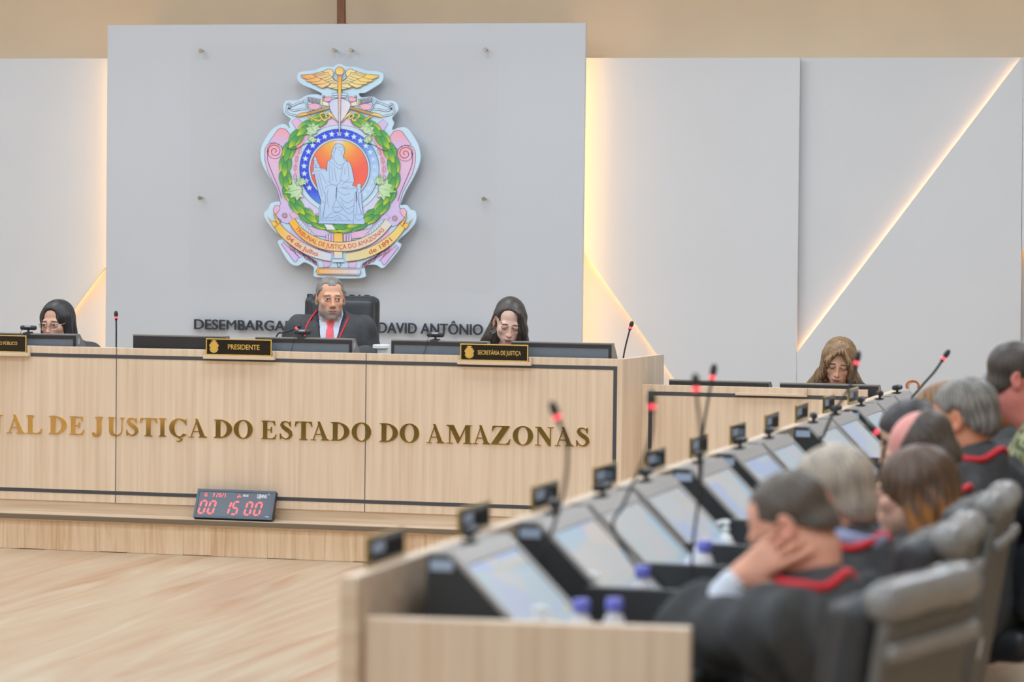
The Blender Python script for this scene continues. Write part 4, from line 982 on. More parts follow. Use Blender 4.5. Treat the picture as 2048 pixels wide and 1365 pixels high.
band('ribbon', [(582,1168),(655,1152),(730,1125),(800,1085),(860,1035),(908,978)], [(582,1217),(670,1204),(750,1175),(825,1132),(885,1078),(936,1008)], ec(222,212,168), ec(236,208,120), Z+.0082, 'de 1891', .016, RED, .34, .72, .52)
for P, c_, e_ in (([(509,1049),(562,1049),(562,1102),(509,1102)], ec(242,182,70), ec(240,200,110)), ([(511,1156),(561,1156),(561,1202),(511,1202)], ec(236,218,160), ec(206,216,236))):
    D = Draw('column_block'); D.fill(P, c_, Z+.0070, e_, (0, 1), 2.4); D.done()
D = Draw('column_foot'); D.fill([(505,1200),(568,1200),(572,1222),(500,1222)], BASE, Z+.0072, None, (1,0), 2.2); D.line(cr_([(528,1222),(535,1250),(552,1240),(545,1222)], 4), 3, Z+.0084); D.done()
for x in (462, 478, 494, 568, 584, 600):
    D = Draw('pilaster'); D.fill([(x,1058),(x+14,1056),(x+14,1096),(x,1098)], PINK, Z+.0060, LAV, (1,0), 1.8); D.done()
D = Draw('motto_plaque')
D.fill([(412,1255),(662,1255),(664,1266),(672,1276),(664,1286),(662,1296),(412,1296),(410,1286),(402,1276),(410,1266)], ec(240,180,80), Z+.0070, ec(214,218,236), (1, 0), 3)
D.line([(420,1262),(654,1262),(656,1276),(654,1290),(420,1290),(418,1276),(420,1262)], 2, Z+.0084); 
for ch, x in (('L', 470), ('E', 535), ('X', 600)):
    g, gf = text_mesh(ch, 0.0); b0, b1 = cap_h(0.0)
    D.mb.add([ef(x-8+(q[0]-g[:, 0].min())/(np.ptp(g[:, 0]))*16, 1286-(q[1]-b0)/(b1-b0)*20, Z+(.0090 if q[2] > 0 else .0080)) for q in g], gf, 0, ec(236, 196, 168))
D.done()
# ------------------------------------------------------------------ the long row of desks at right
TH = math.radians(1.15)
RO = np.array([-1.957, 6.35, 0.0]); UD = np.array([math.sin(TH), math.cos(TH), 0]); VD = np.array([math.cos(TH), -math.sin(TH), 0])
def UV(u, v, z): return RO+UD*u+VD*v+np.array([0, 0, z])
def uv_of(p): d = np.array(p)-RO; return float(d@UD), float(d@VD)
RZ = 0.938; WT = 0.712; DZ = 0.815; ULEN = 8.35
MU = [0.282, 1.063, 1.600, 2.147, 2.909, 3.590, 4.135, 5.080, 5.620, 6.290, 6.830, 7.370]
MW = 0.485
row = thing('desk_row', 'long row of oak desks with black worktops at right', 'desk', tuple(UV(0, 0.35, 0)))
def ubox(u0, u1, v0, v1, z0, z1, mb=None):
    mb = mb or MB()
    return mb.hexa([UV(u0, v0, z0), UV(u0, v1, z0), UV(u1, v1, z0), UV(u1, v0, z0)], [UV(u0, v0, z1), UV(u0, v1, z1), UV(u1, v1, z1), UV(u1, v0, z1)])
ubox(-.035, ULEN, 0, .04, 0, RZ).build('rail_panel', M['oak_flat'], row, world=True, bevel=.002)
pL, pR = np.array([-1.957+.004, 6.35, 0]), np.array([-1.202, 6.412, 0])
ax_ = (pR-pL)/np.linalg.norm(pR-pL); pn = np.array([-ax_[1], ax_[0], 0])
mb = MB(); t_ = .045
b4 = [pL+ax_*.04, pR, pR+pn*t_, pL+pn*t_+ax_*.04]
mb.hexa([tuple(q) for q in b4], [tuple(q+np.array([0, 0, .845])) for q in b4]); mb.build('end_panel', M['oak'], row, world=True, bevel=.003)
wk = MB(); wk.hexa([UV(.052, .041, WT-.03), UV(.124, .72, WT-.03), UV(ULEN, .72, WT-.03), UV(ULEN, .041, WT-.03)], [UV(.052, .041, WT), UV(.124, .72, WT), UV(ULEN, .72, WT), UV(ULEN, .041, WT)])
wk.build('worktop', M['black_board'], row, world=True, bevel=.002)
ubox(.06, ULEN, .055, .07, 0, WT-.031).build('modesty_board', M['black_board'], row, world=True)
for u in [1.0, 1.575, 2.118, 2.86, 3.545, 4.107, 4.75, 5.593, 6.25, 6.803, 7.343, 7.9]:
    ubox(u-.017, u+.014, .30, .735, WT+.0005, DZ).build('divider', M['black_board'], row, world=True, bevel=.002)
ubox(ULEN, ULEN+.03, .041, .72, 0, DZ).build('far_panel', M['oak'], row, world=True, bevel=.002)
# monitors in wedge housings, one per seat
SLAB = [(.10, WT+.0005), (.10, .957), (.15, .957), (.392, WT+.0005)]
def desk_monitor():
    r = thing('desk_monitor', '', 'monitor', (0, 0, 0))
    P = [(a-.10, b-WT) for a, b in SLAB]
    fn = lambda v, z, d: (v, d, z)          # local x = v, y = u, z up from the worktop
    mb = MB(); mb.prism(P, fn, 0.002, MW-.002); mb.build('housing', M['black_board'], r, bevel=.002)
    (v0, z0), (v1, z1) = P[2], P[3]; L_ = math.hypot(v1-v0, z1-z0); du, dz = (v1-v0)/L_, (z1-z0)/L_; nx, nz = -dz, du
    if nx < 0: nx, nz = -nx, -nz
    def face(a, s, d): return (v0+du*s*L_+nx*d, a, z0+dz*s*L_+nz*d)
    bz_ = MB()
    for a0, a1, s0, s1 in ((0, MW, 0, .13), (0, MW, .955, .99), (0, .022, .13, .955), (MW-.022, MW, .13, .955)):
        bz_.prism(rc(a0, s0, a1, s1), face, .001, .012)
    bz_.build('bezel', M['silver'], r, bevel=.0015)
    mb = MB(); mb.prism(rc(.022, .13, MW-.022, .955), face, .001, .006); mb.build('screen', M['screen'], r)
    mb = MB(); mb.box((P[1][0]+.002, .002, P[1][1]), (P[2][0], MW-.002, P[1][1]+.004)); mb.build('top_cap', M['grey_plastic'], r, bevel=.001)
    mb = MB(); mb.box((.008, -.0005, P[1][1]-.035), (.062, .0018, P[1][1]-.011)); mb.build('sticker', M['sticker'], r)
    return r
ORD = ['nearest', 'second', 'third', 'fourth', 'fifth', 'sixth', 'seventh', 'eighth', 'ninth', 'tenth', 'eleventh', 'farthest']
dm0 = desk_monitor()
for i, u in enumerate(MU):
    o = dm0 if i == 0 else dup(dm0)
    o.location = Vector(UV(u, .10, WT+.0005)); o.rotation_euler = (0, 0, -TH)
    o['label'] = 'tilted lit monitor in black housing, %s along the oak desk row' % ORD[i]; o['group'] = 'monitors along the desk row'
# webcams on their tops
wproto = None
for i, u in enumerate(MU):
    lab = 'small black webcam on top of the %s monitor of the desk row' % ORD[i]
    p = UV(u+MW*.5, .134, .9615)
    if wproto is None: wproto = webcam(tuple(p), lab, math.pi/2-TH, 'webcams along the desk row')
    else: dup(wproto, tuple(p), math.pi/2-TH+(.25 if i % 3 == 1 else -.2 if i % 3 == 2 else 0), lab)
# name plates standing on the rail, seen from behind
def rail_plate():
    r = thing('name_plate', '', 'name plate', (0, 0, 0)); L_ = .27; h = .068
    MB().box((-.003, 0, 0), (.003, L_, h)).build('plate', M['plate_black'], r)
    e = MB()
    for a0, a1, z0, z1 in ((0, L_, 0, .003), (0, L_, h-.003, h), (0, .003, .003, h-.003), (L_-.003, L_, .003, h-.003)): e.box((-.0045, a0, z0), (.0036, a1, z1))
    e.build('gold_border', M['gold_frame'], r)
    MB().box((.0031, .025, .028), (.0042, .115, .052)).build('sticker', M['sticker'], r)
    return r
rp = None
PU = [.278, 1.009, 1.712, 2.412, 3.096, 3.771, 4.459, 5.134, 5.80, 6.47, 7.137]
for i, u in enumerate(PU):
    o = rail_plate() if rp is None else dup(rp); rp = rp or o
    o.location = Vector(UV(u-.14, .006, RZ+.0005)); o.rotation_euler = (0, 0, -TH)
    o['label'] = 'black name plate seen from behind on the desk rail, %s one' % (ORD[i] if i < 10 else 'farthest'); o['group'] = 'name plates on the desk rail'
# water bottles
def bottle():
    r = thing('water_bottle', '', 'bottle', (0, 0, 0))
    MB().lathe([(.026, 0), (.0285, .004), (.0285, .06), (.027, .066), (.0285, .072), (.0285, .092), (.024, .112), (.0155, .124), (.0145, .132)], (0, 0, 0), 28).build('bottle_body', M['bottle'], r, smooth=True)
    MB().lathe([(.0208, .128), (.0215, .13), (.0215, .156), (.0195, .159)], (0, 0, 0), 28).build('cap', M['blue_cap'], r, smooth=True)
    return r
bp = None
for px, py, lab in ((1163, 1200, 'left of the two blue capped water bottles on the nearest desk'), (1229, 1198, 'right of the two blue capped water bottles on the nearest desk'),
                    (1285, 1133, 'blue capped water bottle on the second desk of the row'), (1409, 1083, 'blue capped water bottle on the third desk, before white papers')):
    q = atZ(px, py, WT+.146); o = bottle() if bp is None else dup(bp); bp = bp or o
    o.scale = (.92, .92, .92); o.location = (q[0], q[1], WT+.0005); o['label'] = lab; o['group'] = 'water bottles on the desks'
# white pump dispensers
def pump():
    r = thing('pump_bottle', '', 'pump bottle', (0, 0, 0))
    MB().lathe([(.020, 0), (.0245, .004), (.0255, .03), (.025, .07), (.02, .088), (.011, .097), (.0105, .104)], (0, 0, 0), 26).build('bottle_body', M['white_plastic'], r, smooth=True)
    MB().lathe([(.0125, .1045), (.0135, .106), (.0135, .117), (.006, .119), (.005, .13)], (0, 0, 0), 20).build('collar', M['white_plastic'], r, smooth=True)
    mb = MB(); mb.tube([(-.012, 0, .1335), (.004, 0, .136), (.026, 0, .134), (.034, 0, .129)], [.0085, .009, .0055, .0035], seg=12); mb.build('pump_head', M['white_plastic'], r, smooth=True)
    return r
pp = None
for px, py, lab, a in ((1076, 1214, 'white pump bottle on the nearest desk of the row', .4), (1180, 1146, 'white pump bottle on the second desk of the row', .2),
                    (1276, 1090, 'white pump bottle on the third desk of the row', .6), (1452, 1041, 'white pump bottle beside the front man\'s forehead', 3.3)):
    q = atZ(px, py, WT+.127); o = pump() if pp is None else dup(pp); pp = pp or o
    o.scale = (.89, .89, .89); o.location = (q[0], q[1], WT+.0005); o.rotation_euler = (0, 0, a); o['label'] = lab; o['group'] = 'white pump bottles on the desks'
# papers, tablet, orange strap
def sheets(pix, label, n, z=WT+.001, lift=0.0, rz=0.0):
    P = [Vector(atZ(x, y, z)) for x, y in pix]; c = sum(P, Vector())/4
    r = thing('paper_sheets', label, 'papers', (c.x, c.y, z))
    for k in range(n):
        mb = MB(); off = Vector(((k*7 % 5-2)*.003, (k*3 % 5-2)*.003, 0)); Q = []
        for i, p in enumerate(P): Q.append(p-c+off)
        N = 7; vs = []; 
        for a in range(N):
            for b in range(N):
                s, t = a/(N-1), b/(N-1); q = (Q[0]*(1-s)+Q[1]*s)*(1-t)+(Q[3]*(1-s)+Q[2]*s)*t
                vs.append((q.x, q.y, k*.0022+.0005+lift*(s-.3)**2))
        n_ = len(vs); vs2 = [(x, y, zz+.0012) for x, y, zz in vs]
        fs = [(a*N+b, a*N+b+1, (a+1)*N+b+1, (a+1)*N+b) for a in range(N-1) for b in range(N-1)]
        mb.add(vs+vs2, fs+[tuple(i+n_ for i in reversed(f)) for f in fs]); mb.build('sheet', M['paper'], r, smooth=True)
    return r
sheets([(1440, 1105), (1530, 1118), (1525, 1134), (1436, 1126)], 'white papers lying beside the bottle on the third desk', 2)
sheets([(1452, 978), (1545, 985), (1560, 1003), (1470, 1000)], 'curved white papers on the desk before the grey haired man', 3, lift=.16)
q0, q1 = atZ(1388, 1178, WT+.001), None
tb = thing('smartphone', 'blue edged pale phone propped up before the front man', 'phone', (q0[0], q0[1], WT+.001))
Rt = Matrix.Rotation(math.radians(35), 3, 'Y') @ Matrix.Rotation(math.radians(-40), 3, 'Z')
mb = MB(); mb.cbox(Rt @ Vector((0, 0, .075))+Vector((-.055, 0, -.012)), (.036, .006, .075), Rt); mb.build('case', mat('blue_phone_case', lin(96, 120, 176), .4, noise=.03), tb, bevel=.004)
mb = MB(); mb.cbox(Rt @ Vector((0, -.0065, .075))+Vector((-.055, 0, -.012)), (.032, .001, .07), Rt); mb.build('screen', M['paper'], tb)
q = UV(8.0, .2, WT+.012)
os_ = MB(); loop = []
for k in range(25):
    a = 2*math.pi*k/24; loop.append((q[0]+.105*math.cos(a), q[1], .86+.10*math.sin(a)*.9))
orange = mat('orange_strap', lin(214, 120, 60), .6, noise=.06); cream = mat('cream_strap', lin(236, 216, 178), .6, noise=.05)
so = thing('coiled_strap', 'orange and cream coiled strap at the far end of the desk row', 'strap', (q[0], q[1], WT))
cc = atZ(1824, 790, WT+.1)
pt = [Vector(atD(1825+12*math.cos(a), 772-10*math.sin(a), float(np.dot(UV(8.0, .3, .85)-CAM, -RN[:, 2])))) for a in np.linspace(-.5, 3.7, 16)]
MB().tube([p for p in pt], .0055, seg=8).build('outer_loop', orange, so, world=True, smooth=True)
MB().tube([p*1.0+Vector((.004, .03, -.006)) for p in pt], .004, seg=8).build('inner_loop', cream, so, world=True, smooth=True)
# microphones along the row
def rowmic(pix, foot, D, label, **k):
    """foot: (u, v) of the base on the worktop; the neck runs through pix at distance D"""
    P = [Vector(UV(foot[0], foot[1], WT+.0045))]+[Vector(atD(x, y, D)) for x, y in pix]
    return mic(P, label, group='gooseneck microphones along the desk row', **k)
rowmic([(1087, 1130), (1108, 1050), (1130, 970), (1134, 890), (1116, 840), (1102, 803)], (.90, .27), 7.4, 'gooseneck microphone rising before the gold letters, nearest of the row')
rowmic([(1231, 1070), (1247, 1010), (1283, 930), (1302, 870), (1305, 825), (1303, 781)], (1.22, .47), 7.75, 'gooseneck microphone whose red ring is at the corner of the lower bench')
rowmic([(1385, 1100), (1396, 1010), (1403, 930), (1400, 850), (1394, 800), (1390, 747)], (1.5, .46), 8.0, 'gooseneck microphone with long upright stem before the lower bench')
rowmic([(1399, 940), (1402, 900), (1408, 850), (1418, 790), (1424, 760), (1429, 728)], (2.76, .22), 9.2, 'gooseneck microphone rising just right of its twin before the lower bench')
rowmic([(1641, 890), (1647, 872), (1666, 828), (1692, 787), (1708, 750), (1718, 702)], (3.80, .46), 10.2, 'gooseneck microphone crossing in front of the woman with tawny hair', rn=.005)
rowmic([(1800, 832), (1812, 812), (1824, 795), (1833, 785), (1850, 765), (1868, 745), (1884, 722), (1899, 700)], (5.60, .43), 12.0, 'gooseneck microphone leaning right at the far end of the desk row', rn=.005)
rowmic([(1769, 900), (1766, 884), (1760, 872), (1752, 864), (1731, 848)], (3.05, .66), 9.4, 'low bent microphone beside the bowed black haired person')
# ------------------------------------------------------------------ smooth bodies from distance fields
def axis(lo, hi, zones, h):
    """grid coordinates lo..hi with spacing h, finer inside zones [(a, b, hf)]"""
    xs = [lo]
    while xs[-1] < hi:
        s = h
        for a, b, hf in zones:
            if a-1e-9 <= xs[-1] < b: s = min(s, hf)
            elif xs[-1] < a < xs[-1]+s: s = max(a-xs[-1], 1e-4)
        xs.append(xs[-1]+s)
    return np.array(xs, np.float32)
class Field:
    def __init__(s, xs, ys, zs):
        s.ax = (xs, ys, zs); s.F = np.full((len(xs), len(ys), len(zs)), 0.06, np.float32)
    def _sl(s, lo, hi):
        out = []
        for k in range(3):
            a = max(0, int(np.searchsorted(s.ax[k], lo[k]))-1); b = min(len(s.ax[k]), int(np.searchsorted(s.ax[k], hi[k]))+1)
            out.append(slice(a, max(a, b)))
        return tuple(out)
    def op(s, fn, lo, hi, k=0.0, mode='add'):
        sl = s._sl(lo, hi); X = s.ax[0][sl[0]][:, None, None]; Y = s.ax[1][sl[1]][None, :, None]; Zz = s.ax[2][sl[2]][None, None, :]
        if 0 in (X.size, Y.size, Zz.size): return s
        d = fn(X, Y, Zz); A = s.F[sl]
        if mode == 'add':
            if k > 0: h = np.maximum(k-np.abs(A-d), 0)/k; s.F[sl] = np.minimum(A, d)-h*h*k*0.25
            else: s.F[sl] = np.minimum(A, d)
        elif mode == 'sub':
            d = -d
            if k > 0: h = np.maximum(k-np.abs(A-d), 0)/k; s.F[sl] = np.maximum(A, d)+h*h*k*0.25
            else: s.F[sl] = np.maximum(A, d)
        elif mode == 'disp': s.F[sl] = A+d
        return s
    def ell(s, c, r, R=None, k=0.02, mode='add', disp=None):
        c = np.array(c, float); r = np.array(r, float); m = float(max(r))+k+.025
        def fn(X, Y, Zz):
            x, y, z = X-c[0], Y-c[1], Zz-c[2]
            if R is not None: x, y, z = (R[0, 0]*x+R[1, 0]*y+R[2, 0]*z, R[0, 1]*x+R[1, 1]*y+R[2, 1]*z, R[0, 2]*x+R[1, 2]*y+R[2, 2]*z)
            k0 = np.sqrt((x/r[0])**2+(y/r[1])**2+(z/r[2])**2)+1e-6; k1 = np.sqrt((x/r[0]**2)**2+(y/r[1]**2)**2+(z/r[2]**2)**2)+1e-6
            d = k0*(k0-1)/k1
            return d+disp(X, Y, Zz) if disp else d
        return s.op(fn, c-m, c+m, k, mode)
    def cone(s, a, b, ra, rb, k=0.02, mode='add', disp=None, sq=None):
        a = np.array(a, float); b = np.array(b, float); m = max(ra, rb)*(1 if sq is None else max(1, 1/min(sq)))+k+.025; lo = np.minimum(a, b)-m; hi = np.maximum(a, b)+m
        ab = b-a; L2 = float(ab@ab)+1e-12
        def fn(X, Y, Zz):
            x, y, z = X-a[0], Y-a[1], Zz-a[2]
            t = np.clip((x*ab[0]+y*ab[1]+z*ab[2])/L2, 0, 1)
            dx, dy, dz = x-t*ab[0], y-t*ab[1], z-t*ab[2]
            if sq is not None: dx, dy, dz = dx*sq[0], dy*sq[1], dz*sq[2]
            d = np.sqrt(dx*dx+dy*dy+dz*dz)-(ra+(rb-ra)*t)
            return d+disp(X, Y, Zz) if disp else d
        return s.op(fn, lo, hi, k, mode)
    def rbox(s, c, h, r, R=None, k=0.01, mode='add', disp=None):
        c = np.array(c, float); m = float(np.linalg.norm(h))+r+k+.02
        def fn(X, Y, Zz):
            x, y, z = X-c[0], Y-c[1], Zz-c[2]
            if R is not None: x, y, z = (R[0, 0]*x+R[1, 0]*y+R[2, 0]*z, R[0, 1]*x+R[1, 1]*y+R[2, 1]*z, R[0, 2]*x+R[1, 2]*y+R[2, 2]*z)
            qx, qy, qz = np.abs(x)-h[0]+r, np.abs(y)-h[1]+r, np.abs(z)-h[2]+r
            d = np.sqrt(np.maximum(qx, 0)**2+np.maximum(qy, 0)**2+np.maximum(qz, 0)**2)+np.minimum(np.maximum(np.maximum(qx, qy), qz), 0)-r
            return d+disp(X, Y, Zz) if disp else d
        return s.op(fn, c-m, c+m, k, mode)
    def half(s, n, c, k=0.01, lo=(-9, -9, -9), hi=(9, 9, 9)):      # keep n.p <= c
        n = np.array(n, float)
        return s.op(lambda X, Y, Zz: c-(X*n[0]+Y*n[1]+Zz*n[2]), lo, hi, k, 'sub')
    def mesh(s):
        F = s.F; I = (F < 0); nx, ny, nz = F.shape
        c = np.zeros((nx-1, ny-1, nz-1), np.int8)
        for a in (0, 1):
            for b in (0, 1):
                for d in (0, 1): c += I[a:nx-1+a, b:ny-1+b, d:nz-1+d]
        ijk = np.argwhere((c > 0) & (c < 8)); N = len(ijk)
        idx = np.full(c.shape, -1, np.int32); idx[ijk[:, 0], ijk[:, 1], ijk[:, 2]] = np.arange(N)
        cor = [(a, b, d) for a in (0, 1) for b in (0, 1) for d in (0, 1)]
        V = np.stack([F[ijk[:, 0]+a, ijk[:, 1]+b, ijk[:, 2]+d] for a, b, d in cor], 1)
        acc = np.zeros((N, 3), np.float32); cnt = np.zeros((N, 1), np.float32)
        for p in range(8):
            for q in range(p+1, 8):
                if sum(abs(cor[p][k]-cor[q][k]) for k in range(3)) != 1: continue
                va, vb = V[:, p], V[:, q]; m = (va < 0) != (vb < 0)
                t = np.where(m, va/np.where(m, va-vb, 1), 0)[:, None]
                pos = np.array(cor[p], np.float32)+t*(np.array(cor[q], np.float32)-np.array(cor[p], np.float32))
                acc += np.where(m[:, None], pos, 0); cnt += m[:, None]
        fr = acc/cnt; P = np.empty((N, 3), np.float32)
        for k in range(3):
            x0 = s.ax[k][ijk[:, k]]; P[:, k] = x0+fr[:, k]*(s.ax[k][ijk[:, k]+1]-x0)
        Q = []
        for axk in range(3):
            o = [k for k in range(3) if k != axk]
            A = [slice(None)]*3; B = [slice(None)]*3; A[axk] = slice(0, -1); B[axk] = slice(1, None)
            for k in o: A[k] = slice(1, -1); B[k] = slice(1, -1)
            ch = I[tuple(A)] != I[tuple(B)]; e = np.argwhere(ch); e[:, o[0]] += 1; e[:, o[1]] += 1
            ins = I[e[:, 0], e[:, 1], e[:, 2]]
            def at(d0, d1):
                f = e.copy(); f[:, o[0]] += d0; f[:, o[1]] += d1; return idx[f[:, 0], f[:, 1], f[:, 2]]
            q = np.stack([at(-1, -1), at(0, -1), at(0, 0), at(-1, 0)], 1)
            fl = ins if axk != 1 else ~ins
            q[~fl] = q[~fl][:, ::-1]; Q.append(q)
        Q = np.concatenate(Q); Q = Q[(Q >= 0).all(1)]
        return P, Q
def relax(P, Q, it=1, w=.5):
    E = np.concatenate([Q[:, [0, 1]], Q[:, [1, 2]], Q[:, [2, 3]], Q[:, [3, 0]]]); n = len(P)
    deg = np.bincount(E.ravel(), minlength=n)[:, None].astype(np.float32)
    for _ in range(it):
        S = np.stack([np.bincount(np.concatenate([E[:, 0], E[:, 1]]), np.concatenate([P[E[:, 1], k], P[E[:, 0], k]]), n) for k in range(3)], 1)
        P = P+(S/np.maximum(deg, 1)-P)*w
    return P
def np_mesh(name, P, Q, m, parent=None, col=None):
    me = bpy.data.meshes.new(name); n, f = len(P), len(Q)
    me.vertices.add(n); me.vertices.foreach_set('co', np.ascontiguousarray(P, np.float32).ravel())
    me.loops.add(4*f); me.loops.foreach_set('vertex_index', np.ascontiguousarray(Q, np.int32).ravel())
    me.polygons.add(f); me.polygons.foreach_set('loop_start', np.arange(0, 4*f, 4, dtype=np.int32)); 
    me.polygons.foreach_set('use_smooth', np.ones(f, bool))
    me.update(calc_edges=True); me.validate()
    if col is not None:
        a = me.color_attributes.new('Col', 'FLOAT_COLOR', 'POINT'); b = np.ones((n, 4), np.float32); b[:, :3] = col; a.data.foreach_set('color', b.ravel())
    for mm in (m if isinstance(m, (list, tuple)) else [m]): me.materials.append(mm)
    o = bpy.data.objects.new(name, me); COL.objects.link(o)
    if parent is not None: o.parent = parent
    return o
def vnoise(P, f, seed=0):      # cheap smooth noise, -1..1
    p = P*f+seed*7.31
    return (np.sin(p[..., 0]*1.7+1.3*np.sin(p[..., 1]*1.1+p[..., 2]*.7))+np.sin(p[..., 1]*1.9+1.1*np.sin(p[..., 2]*1.3+p[..., 0]*.9))+np.sin(p[..., 2]*1.6+1.2*np.sin(p[..., 0]*.8+p[..., 1]*1.2)))/3

# ------------------------------------------------------------------ heads, hands, people
def rot(yaw=0, pitch=0, roll=0):      # face looks along -y; pitch > 0 looks down
    return np.array(Matrix.Rotation(math.radians(yaw), 3, 'Z') @ Matrix.Rotation(math.radians(pitch), 3, 'X') @ Matrix.Rotation(math.radians(roll), 3, 'Y'))
def add_head(S, o, R, fem=False, wide=1.0, mouth=0.0, eyes='open'):
    L = lambda p: o+R @ (np.array(p, float)*np.array([wide, 1, 1]))
    j = .92 if fem else 1.0
    S.ell(L((0, .014, .033)), (.0755*wide, .096, .084), R, k=.01)
    S.ell(L((0, -.012, -.03)), (.0635*wide*j, .076, .078), R, k=.03)
    S.ell(L((0, -.045, -.06)), (.046*wide*j, .045, .05), R, k=.035)
    for sx in (-1, 1):
        S.ell(L((sx*.042*j, -.006, -.066)), (.02, .03, .022), R, k=.03)          # jaw corner
        S.ell(L((sx*.040, -.064, -.024)), (.020, .018, .016), R, k=.024)         # cheekbone
    S.ell(L((0, -.079, -.100)), (.02*j, .018, .015), R, k=.028)                  # chin
    S.cone(L((-.034, -.080, .019)), L((.034, -.080, .019)), .0105 if fem else .013, .0105 if fem else .013, k=.018)   # brow
    for sx in (-1, 1):
        S.ell(L((sx*.032, -.103, .000)), (.017, .014, .0105), R, k=.016, mode='sub')
        S.ell(L((sx*.0315, -.0795, .0005)), (.0135, .0125, .0115), R, k=.003)    # eyeball under lids
        S.cone(L((sx*.020, -.0905, .0085)), L((sx*.043, -.0845, .0075)), .0036, .0032, k=.005)      # upper lid
        S.cone(L((sx*.021, -.0895, -.0075)), L((sx*.042, -.085, -.0065)), .0028, .0026, k=.005)
    n = .85 if fem else 1.0
    S.cone(L((0, -.091, .013)), L((0, -.107*1.0-.004*n, -.030)), .0075*n, .0095*n, k=.012)
    S.ell(L((0, -.113, -.034)), (.0115*n, .0105, .0095), R, k=.008)
    for sx in (-1, 1):
        S.ell(L((sx*.0125*n, -.101, -.0375)), (.0075*n, .010, .007), R, k=.007)
        S.ell(L((sx*.006*n, -.110, -.0435)), (.003, .005, .003), R, k=.003, mode='sub')
    S.ell(L((0, -.085, -.066)), (.028*j, .017, .018), R, k=.02)                  # muzzle
    S.ell(L((0, -.1035, -.0605)), (.0215*j, .0065, .0050), R, k=.006); S.ell(L((0, -.1015, -.0715)), (.0185*j, .0068, .0060), R, k=.006)
    S.cone(L((-.021*j, -.099, -.0668)), L((.021*j, -.099, -.0668)), .0022, .0022, k=.004, mode='sub')
    for sx in (-1, 1):                                                            # ears
        Re = R @ np.array(Matrix.Rotation(math.radians(sx*24), 3, 'Z') @ Matrix.Rotation(math.radians(-12), 3, 'X'))
        S.ell(L((sx*.079, .018, -.006)), (.008, .0185, .031), Re, k=.010)
        S.ell(L((sx*.0865, .012, -.002)), (.006, .0095, .018), Re, k=.006, mode='sub')
        S.ell(L((sx*.078, .008, -.033)), (.006, .008, .008), Re, k=.007)
